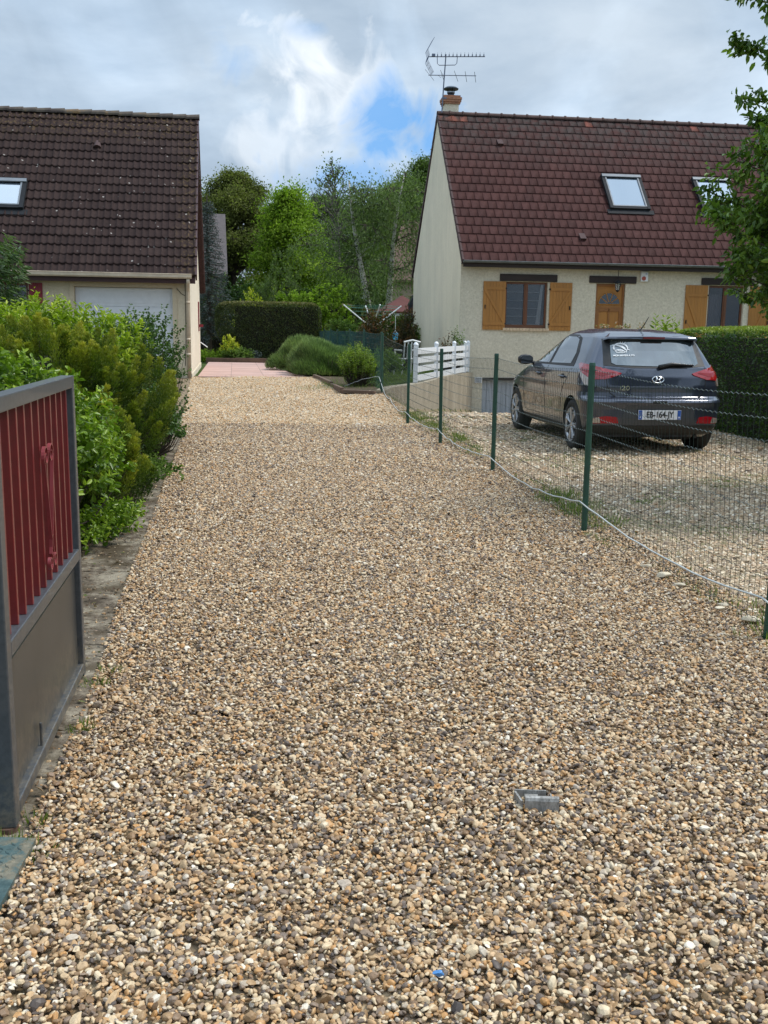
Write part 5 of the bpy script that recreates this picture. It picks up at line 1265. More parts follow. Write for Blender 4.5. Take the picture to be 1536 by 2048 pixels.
# ------------------------------------------------------------------ garden things: dryer, peg basket, chair
def dryer():
    m = M('white_tube', (.68, .72, .72), .4, .08); H = thing('rotary_dryer', 'white armed rotary clothes dryer in the garden behind the red leaved shrub', 'clothes dryer', (-.42, 30.2, .2), R(8))
    q = MB(); q.tube([(0, 0, 0), (0, 0, 1.42)], .025, 8); q.build('pole', m, H)
    for k in range(4):
        a = k * math.pi / 2 + .12; q = MB(); q.tube([(.05 * math.cos(a), .05 * math.sin(a), 1.28), (.88 * math.cos(a), .88 * math.sin(a), 1.92)], .02, 6); q.build('arm', m, H)
    q = MB()
    for f_ in (.55, .72, .88, .98):
        P = [(.88 * f_ * math.cos(k * math.pi / 2 + .12), .88 * f_ * math.sin(k * math.pi / 2 + .12), 1.28 + (1.92 - 1.28) * f_) for k in range(5)]; q.tube(P, .004, 4)
    q.build('line', M('green_line', (.05, .2, .15), .5), H)
    B = thing('peg_basket', 'light blue peg basket hanging from the clothes dryer arm', 'basket', (.26, 30.1, 1.22))
    q = MB(); q.tube([(0, 0, .15), (0, 0, .62)], .006, 4); q.tube([(-.08, 0, .08), (0, 0, .16), (.08, 0, .08)], .006, 4); q.build('cord', m, B)
    q = MB(); q.prism([(-.085, .10), (.085, .10), (.07, -.09), (-.07, -.09)], -.06, .06, lambda a, b, d: (a, d, b)); q.box(-.02, .02, -.02, .02, -.16, -.09); q.build('tub', M('sky_blue_plastic', (.06, .42, .66), .4, .15), B)
dryer()
def chair():
    m = M('white_plastic', (.60, .60, .58), .4, .08); H = thing('garden_chair', 'white plastic garden chair beside the gable of the beige house', 'chair', (.55, 27.2, .22), R(205))
    for sx in (-.22, .22):
        for sy in (-.2, .2): q = MB(); q.tube([(sx * 1.15, sy * 1.2, 0), (sx, sy, .43)], [.02, .028], 6); q.build('leg', m, H)
        q = MB(); q.tube([(sx * 1.05, -.2, .43), (sx * 1.15, -.22, .66), (sx * 1.15, .22, .66)], .022, 6); q.build('armrest', m, H)
    q = MB(); q.box(-.24, .24, -.24, .24, .42, .445); q.build('seat', m, H, bevel=.01)
    q = MB()
    for k in range(5): x = -.2 + k * .1; q.tube([(x, .22, .44), (x * 1.02, .30, .88)], .022, 6)
    q.tube([(-.24, .31, .88), (0, .33, .93), (.24, .31, .88)], .028, 6); q.build('backrest', m, H)
chair()

# ------------------------------------------------------------------ vegetation
m_bark = M('brown_bark', (.07, .055, .04), .95, .35, 6, .5, 30, .02); m_twig = M('dark_twig', (.05, .04, .025), .9, .3, 10)
m_birch = None
def birch_mat():
    m, t, p = newmat('birch_bark'); n = noise_node(t, 3.2, 6, .7, sc=(1, 1, 2.2)); t.links.new(ramp_node(t, n, [(.40, (.05, .045, .04)), (.45, (.45, .42, .37)), (.7, (.75, .71, .64))]), p.inputs['Base Color']); setin(p, Roughness=.8); return m
def unit(v): return v / np.maximum(np.linalg.norm(v, axis=-1, keepdims=True), 1e-9)
def leaf_obj(name, P, D, L_, Wd, tone, mat, parent, r, shape='kite', fold=.25, Nn=None):
    n = len(P); D = unit(D); N0 = r.normal(size=(n, 3)) + np.array([0, 0, .9]) if Nn is None else Nn
    Sd = unit(np.cross(D, N0)); N0 = np.cross(Sd, D); L_ = np.asarray(L_)[:, None] * np.ones((n, 1)); Wd = np.asarray(Wd)[:, None] * np.ones((n, 1))
    up = N0 * Wd * fold
    if shape == 'kite':
        V = np.stack([P, P + D * L_ * .45 + Sd * Wd * .5 + up, P + D * L_, P + D * L_ * .45 - Sd * Wd * .5 + up], 1)
        b = (np.arange(n) * 4)[:, None]; Fc = np.concatenate([b + np.array([0, 1, 2]), b + np.array([0, 2, 3])]); k = 4
    else:
        V = np.stack([P, P + D * L_ * .28 + Sd * Wd * .46 + up, P + D * L_ * .66 + Sd * Wd * .42 + up, P + D * L_ - N0 * Wd * .15, P + D * L_ * .66 - Sd * Wd * .42 + up, P + D * L_ * .28 - Sd * Wd * .46 + up], 1)
        b = (np.arange(n) * 6)[:, None]; Fc = np.concatenate([b + np.array([0, 1, 2, 3]), b + np.array([0, 3, 4, 5])]); k = 6
    return np_obj(name, V.reshape(-1, 3), Fc, mat, parent, {'tone': ('FLOAT', np.repeat(tone, k))})
def lump(dirs, seed, amp=.18, k=5):
    r = np.random.default_rng(seed); s = np.ones(len(dirs))
    for _ in range(k): s += amp * np.sin(dirs @ r.normal(0, 3.2, 3) + r.random() * 6.28) / math.sqrt(k)
    return s
def shrub(name, label, cat, loc, rad, h, n_shoot, per, leafL, aspect, mat, seed, up=.5, spread=.8, shoot=.35, shape='ell', base=.12, group=None, amp=.2, tone_tip=.35, stems=True, droop=0, inner=.45, irregular=0.0, rz=0):
    """lumpy mound of leafy shoots; rad = (rx, ry)"""
    r = np.random.default_rng(seed); H = thing(name, label, cat, loc, rz, group)
    d = unit(r.normal(size=(n_shoot, 3))); d[:, 2] = np.abs(d[:, 2]) * 1.1 - .25; d = unit(d)
    s = lump(d, seed, amp) * (1 + irregular * np.maximum(0, r.normal(size=n_shoot)))
    rr_ = np.where(r.random(n_shoot) < inner, r.uniform(.45, .9, n_shoot), r.uniform(.88, 1.02, n_shoot))
    E_ = np.array([rad[0], rad[1], h * .5]); tip = d * E_ * (s * rr_)[:, None] + np.array([0, 0, h * .5]); tip[:, 2] = np.maximum(tip[:, 2], base * r.uniform(.3, 1.2, n_shoot))
    sd_ = unit(d * np.array([1, 1, .6]) + np.array([0, 0, up]) + r.normal(0, .25, (n_shoot, 3))); ln = shoot * r.uniform(.6, 1.2, n_shoot)
    t = np.tile(np.linspace(0, 1, per), n_shoot); idx = np.repeat(np.arange(n_shoot), per); t = t + r.normal(0, .04, len(t))
    P = tip[idx] - sd_[idx] * (ln[idx] * (1 - t))[:, None]; P[:, 2] -= droop * ln[idx] * t ** 2
    side = unit(np.cross(sd_[idx], r.normal(size=(len(idx), 3)))); D = sd_[idx] * (1 - spread * .5) + side * spread + np.array([0, 0, -.15 - droop])
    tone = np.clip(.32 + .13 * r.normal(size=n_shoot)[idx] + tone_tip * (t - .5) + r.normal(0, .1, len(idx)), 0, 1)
    L_ = leafL * r.uniform(.65, 1.15, len(idx)) * (1 - .3 * np.clip(t, 0, 1) ** 3); P[:, 2] = np.maximum(P[:, 2], .02)
    leaf_obj('foliage', P, D, L_, L_ * aspect, tone, mat, H, r, shape)
    if stems:
        mb = MB(); k = min(n_shoot, 150)
        for i in range(0, k):
            e = tip[i] - sd_[i] * ln[i] * .3; b = np.array([e[0] * .22, e[1] * .22, 0.0]); m_ = (b + e) / 2 + np.array([e[0] * .12, e[1] * .12, -.05 * h])
            mb.tube([tuple(b), tuple(m_), tuple(e)], [.010 + .006 * h, .006, .002], 4, False)
        mb.build('stems', m_twig, H, fixn=False)
    return H
def hedge(name, label, loc, rz, L_, Wd, h, n, leafL, mat, seed, cat='hedge', wob=.06, under=0.0, aspect=.55, top_light=.25, twigs=True, fuzz=.05):
    r = np.random.default_rng(seed); H = thing(name, label, cat, loc, rz)
    A = [L_ * h, L_ * h, Wd * h, Wd * h, L_ * Wd]; f_ = r.choice(5, n, p=np.array(A) / sum(A)); u = r.random(n); v = r.random(n); P = np.zeros((n, 3)); N_ = np.zeros((n, 3))
    for k, (ax, vals) in enumerate([(0, 0), (0, 1), (1, 0), (1, 1), (2, 1)]):
        q = f_ == k
        if k < 2: P[q] = np.stack([u[q] * L_, np.full(q.sum(), vals * Wd), v[q] * h], 1); N_[q] = (0, 2 * vals - 1, 0)
        elif k < 4: P[q] = np.stack([np.full(q.sum(), vals * L_), u[q] * Wd, v[q] * h], 1); N_[q] = (2 * vals - 1, 0, 0)
        else: P[q] = np.stack([u[q] * L_, v[q] * Wd, np.full(q.sum(), h)], 1); N_[q] = (0, 0, 1)
    w = wob * (np.sin(P[:, 0] * 3.1 + seed) * np.sin(P[:, 2] * 4.3 + 1) + .6 * np.sin(P[:, 0] * 7.3 + P[:, 1] * 6 + P[:, 2] * 6.1))
    dep = np.abs(r.normal(0, fuzz, n)) + np.maximum(0, .0); P += N_ * (w - dep * r.choice([1, 1, 1, -.5], n))[:, None]
    # round the corners
    c = np.array([L_ / 2, Wd / 2, h / 2]); q = (P - c) / c; e = (np.abs(q) ** 8).sum(1) ** (1 / 8); P = c + (P - c) / np.maximum(e, .9)[:, None]
    if under: P[:, 0] += np.where(P[:, 0] < L_ * .25, under * (1 - np.clip(P[:, 2] / (h * .6), 0, 1)) ** 1.5 * (1 - P[:, 0] / (L_ * .25)), 0)
    P[:, 2] = np.maximum(P[:, 2], .02)
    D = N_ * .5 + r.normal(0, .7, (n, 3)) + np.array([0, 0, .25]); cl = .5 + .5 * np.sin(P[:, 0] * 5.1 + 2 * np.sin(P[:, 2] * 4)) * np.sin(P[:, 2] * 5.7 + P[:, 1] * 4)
    tone = np.clip(.25 + .2 * cl + top_light * (N_[:, 2] > .5) + top_light * np.clip((P[:, 2] / h - .88) * 6, 0, 1) + r.normal(0, .12, n), 0, 1); LL = leafL * r.uniform(.6, 1.2, n)  # leaves on the hedge top lighter, light from above put into their tone
    leaf_obj('foliage', P, D, LL, LL * aspect, tone, mat, H, r, 'kite', Nn=N_ + r.normal(0, .6, (n, 3)))
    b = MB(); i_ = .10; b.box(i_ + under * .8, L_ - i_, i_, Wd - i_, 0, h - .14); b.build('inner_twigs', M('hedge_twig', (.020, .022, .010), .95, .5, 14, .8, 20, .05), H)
    if twigs:
        mb = MB()
        for k in range(60):
            x = r.random() * L_; z = r.random() * h; mb.tube([(x, .04, z), (x + r.normal(0, .05), -.03, z + r.random() * .15)], .003, 3, False)
        mb.build('twigs', M('pale_twig', (.14, .12, .07), .9), H, fixn=False)
    return H
def tree(name, label, loc, H_, crown_lo, env, n_limb, n_sub, n_leaf, leafL, mat, seed, trunk_r=.15, lean=(0, 0), bark=None, jit=.45, up=.5, droop=0, group=None, aspect=.55, trunks=None, shape='kite', sub_len=.45, limb_keep=1.0, tone_amp=.2, cat='tree'):
    """tapered trunk, limbs reaching an envelope env(t)->radius over the crown height, leaves round the twigs"""
    r = np.random.default_rng(seed); T = thing(name, label, cat, loc, 0, group); bark = bark or m_bark
    tr = MB(); n = 9; base = []
    tks = trunks or [((0, 0), lean, H_ * .93, trunk_r)]
    for (bx, by), (lx, ly), hh, tr_ in tks:
        P = [(bx + lx * t ** 1.2 + .02 * hh * math.sin(t * 5 + seed) * t, by + ly * t ** 1.2 + .015 * hh * math.sin(t * 4 + 1) * t, hh * t) for t in np.linspace(0, 1, n)]
        tr.tube(P, [tr_ * (1 - .9 * t) + .01 + (.4 * tr_ if t == 0 else 0) for t in np.linspace(0, 1, n)], 8); base.append((np.array(P), tr_))
    tr.build('trunk', bark, T, smooth=True)
    lb = MB(); ctr = []; cdir = []
    for i in range(n_limb):
        P, tr_ = base[i % len(base)]; t = r.random() ** .9; z = crown_lo + (H_ - crown_lo) * t; rad = env(t) * (.72 + .38 * r.random())
        if r.random() > limb_keep: continue
        az = i * 2.4 + r.normal(0, .3); z0 = max(crown_lo * .55, z - rad * up * (.5 + .7 * r.random())); fz = min(z0 / P[-1][2], .98); k = fz * (n - 1); j = int(k); p0 = P[j] + (P[min(j + 1, n - 1)] - P[j]) * (k - j)
        cxy = P[min(int(min(z / P[-1][2], 1) * (n - 1)), n - 1)][:2]
        e = np.array([cxy[0] + rad * math.cos(az), cxy[1] + rad * math.sin(az), z - droop * rad * .4]); mid = p0 * .5 + e * .5 + np.array([0, 0, .12 * rad])
        lk = .45 if name == 'birch_tree' else 1; lb.tube([tuple(p0), tuple(mid), tuple(e)], [tr_ * .32 * lk, tr_ * .16 * lk, .01], 5, False)
        for s_ in range(n_sub):
            f_ = r.uniform(.3, 1.05); b = p0 * (1 - f_) ** 2 + 2 * mid * f_ * (1 - f_) + e * f_ ** 2 if f_ < 1 else e
            dv = unit(unit(e - p0) * .7 + r.normal(0, .7, 3) + np.array([0, 0, .25 - droop])); q = b + dv * sub_len * (.5 + r.random()) * max(.35, env(t) / 3)
            lb.tube([tuple(b), tuple(q)], [.02 * tr_ / .15, .006], 4, False); ctr.append((b, q)); cdir.append(dv)
    lb.build('limbs', m_bark if name == 'birch_tree' else bark, T, fixn=False)
    B = np.array([c[0] for c in ctr]); Q = np.array([c[1] for c in ctr]); CD = np.array(cdir); m = len(B); w = r.uniform(.3, 1.6, m); idx = r.choice(m, n_leaf, p=w / w.sum()); t = r.uniform(.15, 1.1, n_leaf)
    P = B[idx] * (1 - t)[:, None] + Q[idx] * t[:, None] + r.normal(0, 1, (n_leaf, 3)) * jit * np.array([1, 1, .75]) * (.5 + .6 * r.random((n_leaf, 1)))
    P[:, 2] -= droop * np.abs(r.normal(0, .8, n_leaf)); D = CD[idx] * .5 + r.normal(0, .6, (n_leaf, 3)) + np.array([0, 0, -.2 - droop])
    tone = np.clip(.45 + tone_amp * r.normal(size=m)[idx] + r.normal(0, .11, n_leaf), 0, 1); LL = leafL * r.uniform(.6, 1.2, n_leaf)
    leaf_obj('crown', P, D, LL, LL * aspect, tone, mat, T, r, shape)
    return T
dome = lambda R_: (lambda t: R_ * max(.12, math.sin(min(1, t * .92 + .10) * math.pi) ** .55))
cone = lambda R_: (lambda t: R_ * max(.08, (1 - t) ** .75 * min(1, .45 + t * 3)))
# leaf colours
lm_dark = leafmat('oak_leaf', [(0, (.07, .08, .025)), (.5, (.16, .175, .055)), (1, (.26, .27, .09))], .7, .42, spec=.1)
lm_mid = leafmat('maple_leaf', [(0, (.08, .135, .016)), (.5, (.21, .31, .035)), (1, (.36, .46, .06))], .6, .42, spec=.12)
lm_grey = leafmat('birch_leaf', [(0, (.06, .092, .036)), (.5, (.15, .20, .085)), (1, (.25, .31, .14))], .7, .42, spec=.1)
lm_wood = leafmat('woodland_leaf', [(0, (.055, .092, .024)), (.5, (.145, .215, .055)), (1, (.25, .335, .09))], .7, .42, spec=.1)
lm_cherry = leafmat('cherry_leaf', [(0, (.035, .075, .012)), (.5, (.115, .20, .030)), (.85, (.24, .35, .05)), (1, (.32, .30, .07))], .35, .3)
lm_bright = leafmat('bright_spring_leaf', [(0, (.10, .16, .012)), (.4, (.26, .35, .02)), (.8, (.48, .54, .04)), (1, (.62, .64, .09))], .35, .35)
lm_laurel = leafmat('glossy_leaf', [(0, (.05, .10, .010)), (.4, (.15, .24, .022)), (.8, (.32, .42, .04)), (1, (.46, .52, .10))], .3, .3)
lm_yew = leafmat('golden_yew_needle', [(0, (.024, .048, .008)), (.35, (.085, .13, .013)), (.7, (.24, .26, .024)), (1, (.46, .41, .05))], .5, .3)
lm_hedge = leafmat('privet_leaf', [(0, (.020, .050, .010)), (.4, (.050, .105, .016)), (.75, (.13, .20, .03)), (1, (.28, .33, .06))], .4, .25)
lm_hedged = leafmat('dark_hedge_leaf', [(0, (.030, .046, .016)), (.4, (.070, .095, .026)), (.75, (.16, .155, .052)), (1, (.26, .21, .09))], .5, .2)
lm_willow = leafmat('long_narrow_leaf', [(0, (.04, .075, .025)), (.5, (.095, .155, .05)), (1, (.21, .28, .11))], .4, .25)
lm_red = leafmat('photinia_leaf', [(0, (.030, .045, .012)), (.45, (.09, .075, .022)), (.75, (.20, .075, .03)), (1, (.30, .09, .045))], .35, .3, (1.2, .9, .5))
lm_lav = leafmat('mounded_shrub_blade', [(0, (.055, .095, .030)), (.5, (.16, .24, .08)), (1, (.32, .42, .15))], .5, .2)
lm_spruce = leafmat('blue_spruce_needle', [(0, (.030, .042, .040)), (.5, (.060, .085, .080)), (1, (.12, .15, .14))], .6, .1)
lm_grass = leafmat('grass_blade', [(0, (.07, .115, .018)), (.5, (.15, .22, .035)), (1, (.30, .32, .10))], .5, .35)
lm_yellow = leafmat('yellow_flower', [(0, (.25, .35, .03)), (.5, (.55, .55, .04)), (1, (.75, .72, .08))], .5, .3)

# far trees
tree('oak_tree', 'dark olive round topped tree rising beside the left house gable', (-9.75, 65, .3), 10.5, 1.0, dome(3.45), 110, 16, 120000, .15, lm_dark, 11, .3, jit=.36)
tree('oak_tree', 'thin leaved tree close to the left house gable, sky showing through', (-13.2, 70, .3), 10.8, 2, dome(3.0), 34, 8, 7000, .24, lm_grey, 12, .22, jit=.5, limb_keep=.8)
tree('maple_tree', 'bright green pointed tree in the middle behind the clipped hedge', (-4.6, 50, .3), 7.6, .8, lambda t: 2.9 * max(.10, (1 - t) ** .62) * min(1, .75 + t), 85, 11, 44000, .15, lm_mid, 13, .16, jit=.34)
def birch():
    mb_ = birch_mat()
    T = tree('birch_tree', 'birch with two pale bare topped trunks in front of the woods', (-.35, 48, .3), 8.1, 1.4, dome(2.8), 56, 12, 26000, .13, lm_grey, 14, bark=mb_, droop=.55, jit=.5, trunks=[((-.25, -1.5), (-1.15, -1.0), 7.5, .19), ((.25, -1.4), (.75, -1.2), 7.7, .18)], limb_keep=.9, aspect=.4)
birch()
for i, (x, y, h, rad, n, sd, lab) in enumerate([(-5.2, 82, 11.5, 3.6, 50000, 21, 'woodland tree behind the bright green pointed one'), (1.0, 84, 13.0, 4.4, 76000, 22, 'tallest rounded woodland tree behind the birch'), (2.9, 72, 12.6, 3.8, 56000, 23, 'dark woodland tree touching the gable of the beige house'),
                                             (-2.3, 76, 10.0, 3.3, 40000, 24, 'woodland tree left of the birch tops'), (8.5, 80, 13.6, 4.4, 14000, 25, 'woodland tree hidden behind the beige house roof'), (-17.5, 74, 12, 4, 12000, 26, 'woodland tree behind the left house roof')]):
    tree('woodland_tree', lab, (x, y, .3), h, 1.5, dome(rad), 90, 15, int(n * 1.4), .16, lm_wood if i != 2 else leafmat('deep_green_leaf', [(0, (.04, .07, .015)), (.5, (.09, .145, .028)), (1, (.16, .22, .05))]), sd, .24, jit=.38, group='woodland trees behind the gardens')
tree('bare_tree', 'half bare tree with fine twigs between the pointed tree and the birch', (-3.2, 66, .3), 11.4, 4, dome(2.1), 60, 12, 1500, .2, lm_grey, 31, .16, jit=.4, up=1.2, bark=M('grey_bark', (.12, .11, .095), .95, .3, 6), sub_len=.9)
def spruce():
    r = np.random.default_rng(5); T = thing('spruce_tree', 'blue grey spruce against the back of the left house', 'tree', (-6.55, 37.5, .2))
    tr = MB(); tr.tube([(0, 0, 0), (0, 0, 5.9)], [.11, .02], 8); tr.build('trunk', m_bark, T); P = []; D = []; lb = MB()
    for i in range(150):
        z = .9 + 4.8 * (i / 150); L_ = 1.05 * (1 - (z - .6) / 5.6) + .12; a = i * 2.4; e = np.array([L_ * math.cos(a), L_ * math.sin(a), z - .12 * L_]); b = np.array([0, 0, z]); lb.tube([tuple(b), tuple(e)], [.02, .005], 4, False)
        n = int(150 * L_) + 30; t = r.random(n) ** .7; P.append(b + (e - b) * t[:, None] + r.normal(0, .05, (n, 3)) - np.array([0, 0, .05])); D.append(unit((e - b)[None] + r.normal(0, .6, (n, 3))))
    lb.build('limbs', m_bark, T, fixn=False); P = np.concatenate(P); D = np.concatenate(D); leaf_obj('crown', P, D, r.uniform(.05, .10, len(P)), r.uniform(.015, .03, len(P)), r.random(len(P)), lm_spruce, T, r)
spruce()
# understory and bushes in the far garden
def undergrowth():
    r = np.random.default_rng(9); n = 46000; x = r.uniform(-22, 14, n); y = r.uniform(63, 66, n); hh = 4.6 + 1.4 * np.sin(x * .9) + .8 * np.sin(x * 2.3 + 1); z = r.random(n) ** .8 * hh
    P = np.stack([x, y + .6 * np.sin(z * 2 + x * 1.7), z + .3], 1); o = leaf_obj('undergrowth', P, r.normal(size=(n, 3)), r.uniform(.2, .42, n), r.uniform(.14, .26, n), np.clip(.35 + .25 * np.sin(x * 2.1) * np.sin(z * 2.2) + r.normal(0, .12, n), 0, 1), lm_wood, None, r)
    tag(o, 'dense green undergrowth below the woodland trees', kind='stuff')
undergrowth()
shrub('bush', 'fresh green bush rising above the clipped dark hedge', 'bush', (-2.95, 38.6, .2), (1.35, 1.0), 2.9, 420, 16, .12, .6, lm_mid, 41, up=.9, amp=.25, inner=.35)
shrub('bush', 'dark green bush behind the left end of the clipped hedge', 'bush', (-6.5, 41, .2), (1.3, .9), 3.0, 340, 14, .13, .6, lm_hedge, 42, amp=.25)
shrub('bush', 'yellow flowering bush just over the top of the clipped hedge', 'bush', (-5.15, 38.6, .2), (.75, .5), 2.52, 170, 12, .09, .6, lm_yellow, 43, inner=.2)
shrub('bush', 'grey green twiggy bush behind the middle of the clipped hedge', 'bush', (-4.4, 41.5, .2), (1.3, .9), 3.9, 360, 14, .13, .28, lm_grey, 44, up=1.2, amp=.3, irregular=.12)
shrub('bush', 'green bush left of the clothes dryer', 'bush', (-1.35, 34.5, .2), (.85, .7), 1.7, 260, 14, .10, .6, lm_wood, 45)
shrub('photinia_bush', 'red tinged bush in front of the clothes dryer pole', 'bush', (-.36, 28.6, .2), (.62, .55), 1.75, 300, 13, .085, .5, lm_red, 46, up=.8, amp=.3, irregular=.1)
shrub('photinia_bush', 'darker red leaved bush near the corner of the beige house', 'bush', (.62, 32.6, .2), (.45, .45), 1.85, 200, 13, .085, .5, lm_red, 47, up=.8)
shrub('bush', 'low green bush between the birch trunks and the dryer', 'bush', (.1, 37, .2), (1.5, .8), 1.9, 300, 14, .12, .6, lm_wood, 48)
shrub('bush', 'tall bush filling the gap left of the gazebo', 'bush', (-1.9, 45, .2), (1.6, .9), 3.1, 340, 14, .15, .6, lm_wood, 49)
shrub('bush', 'large dark bush below the pointed tree', 'bush', (-3.3, 46, .2), (1.9, .9), 3.3, 380, 14, .16, .6, lm_hedge, 50)
shrub('bush', 'dense garden bush between the gazebo and the house gable', 'bush', (2.0, 47, .2), (1.2, .9), 3.4, 300, 14, .15, .6, lm_dark, 51)
shrub('bush', 'low leafy plants beside the white chair', 'bush', (-.05, 25.4, .2), (.62, .9), .75, 260, 12, .07, .6, lm_wood, 52, stems=False)
shrub('bush', 'dark bush at the foot of the spruce', 'bush', (-7.2, 40, .2), (1.1, .8), 2.2, 260, 14, .11, .6, lm_hedge, 53)
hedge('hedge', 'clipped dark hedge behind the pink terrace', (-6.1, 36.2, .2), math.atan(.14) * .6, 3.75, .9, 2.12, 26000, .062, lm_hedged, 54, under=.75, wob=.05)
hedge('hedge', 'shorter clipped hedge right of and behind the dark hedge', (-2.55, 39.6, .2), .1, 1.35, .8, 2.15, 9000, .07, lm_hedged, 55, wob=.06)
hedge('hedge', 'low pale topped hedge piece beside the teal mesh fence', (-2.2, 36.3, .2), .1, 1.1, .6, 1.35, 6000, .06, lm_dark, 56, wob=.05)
# mounded blade shrubs right of the terrace
def mound(label, loc, rx, ry, h, n, seed, lean=0, mat=None):
    r = np.random.default_rng(seed); H = thing('mound_shrub', label, 'shrub', loc, 0, 'mounded shrubs right of the terrace')
    d = unit(r.normal(size=(n, 3))); d[:, 2] = np.abs(d[:, 2]); s = lump(d, seed, .20, 9); P = d * np.array([rx, ry, h]) * (s * np.where(r.random(n) < .3, r.uniform(.6, .95, n), r.uniform(.9, 1.0, n)))[:, None] * .93
    P[:, 2] = P[:, 2] * .9 + .06; D = unit(d + np.array([.15, 0, .9]) + r.normal(0, .22, (n, 3))); cl = np.sin(P @ np.array([7, 5, 9])) * .12
    leaf_obj('foliage', P, D, r.uniform(.08, .20, n), r.uniform(.009, .016, n), np.clip(.30 + cl * 1.4 + .25 * d[:, 2] + r.normal(0, .22, n), 0, 1), mat or lm_lav, H, r)
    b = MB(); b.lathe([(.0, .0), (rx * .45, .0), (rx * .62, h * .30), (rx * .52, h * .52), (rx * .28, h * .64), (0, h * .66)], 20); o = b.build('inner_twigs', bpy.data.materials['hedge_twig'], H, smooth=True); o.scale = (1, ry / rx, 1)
    mb = MB()
    for k in range(160):
        a = r.random() * 6.28; x, y = rx * .9 * math.cos(a), ry * .9 * math.sin(a); mb.tube([(x * .35, y * .35, 0), (x * .85, y * .85, h * .22 * r.random()), (x * 1.0, y * 1.0, h * r.uniform(.15, .5))], .005, 3, False)
    mb.build('stems', M('grey_stem', (.13, .10, .08), .9), H, fixn=False)
mound('grey green mounded shrub furthest along the terrace edge', (-2.35, 29.4, .2), .95, 1.2, .95, 26000, 61)
mound('middle grey green mounded shrub with bare grey stems at its foot', (-1.55, 26.1, .2), .88, 1.1, .95, 30000, 62)
mound('small mounded shrub nearest the gravel corner', (-2.0, 27.4, .2), .7, .8, .78, 18000, 63)
shrub('bush', 'loose yellow green bush at the corner of the gravel, in front of the mesh fence', 'bush', (-.60, 21.4, .18), (.50, .50), 1.02, 520, 16, .05, .45, leafmat('yellow_green_leaf', [(0, (.06, .10, .012)), (.4, (.15, .22, .022)), (.8, (.30, .38, .04)), (1, (.46, .44, .08))], .4, .35), 64, up=1.1, amp=.22, shape='kite', irregular=.05)
shrub('bush', 'yellow topped plant in the bed at the far left end of the terrace', 'plant', (-5.45, 35.5, .2), (.30, .30), .95, 90, 12, .08, .6, lm_yellow, 65, up=1.2, inner=.1)
shrub('bush', 'leafy green plant at the left end of the brown edging', 'plant', (-5.2, 35.4, .2), (.55, .4), .62, 170, 12, .10, .6, lm_wood, 66, stems=False)
shrub('bush', 'low green border plants against the gable of the left house', 'plant', (-6.2, 35.6, .2), (.75, .35), .5, 220, 10, .09, .3, lm_mid, 67, up=1.6, stems=False)
shrub('bush', 'silver leaved plant before the clipped hedge', 'plant', (-4.65, 35.5, .2), (.3, .25), .5, 90, 10, .07, .5, lm_spruce, 68, stems=False)
shrub('rose_bush', 'thin rose bush behind the white board fence', 'rose bush', (1.72, 28.6, .25), (.30, .28), 1.15, 46, 8, .07, .6, lm_red, 69, up=1.6, inner=.2, irregular=.2)
shrub('rose_bush', 'green rose bush topping the white board fence', 'rose bush', (2.05, 29.0, .25), (.22, .22), 1.30, 34, 8, .07, .6, lm_wood, 70, up=1.8, inner=.2, irregular=.2)
def flowers():
    H = thing('flowering_shrub', 'pale pink flower tips seen just over the car roof', 'plant', (5.62, 24.5, -.55), 0); r = np.random.default_rng(2); mb = MB(); P = []
    for k in range(26):
        x = r.uniform(-.6, .6); z = r.uniform(1.85, 2.15); mb.tube([(x * .6, 0, 0), (x, r.normal(0, .1), z)], .006, 3, False); P += [np.array([x, 0, z]) + r.normal(0, .05, 3) for _ in range(16)]
    mb.build('stems', m_twig, H, fixn=False); P = np.array(P); leaf_obj('foliage', P, r.normal(size=P.shape), np.full(len(P), .06), np.full(len(P), .045), r.random(len(P)), leafmat('pink_petal', [(0, (.07, .12, .02)), (.5, (.3, .25, .12)), (1, (.5, .32, .28))]), H, r)
flowers()
# right boundary hedge with sprouting shoots
ra = math.atan(.14)
hedge('hedge', 'tall clipped green hedge to the right of the parked car', (4.53, 16.8, -.06), ra - math.pi / 2, 7.2, 1.3, 1.56, 52000, .042, lm_hedge, 71, wob=.05, top_light=.42, fuzz=.045)
shrub('laurel_bush', 'light green leafy shoots sticking up at the far end of the tall hedge', 'bush', (4.75, 17.4, -.1), (.50, .4), 1.86, 90, 14, .11, .32, lm_bright, 72, up=1.6, inner=.3, irregular=.12)
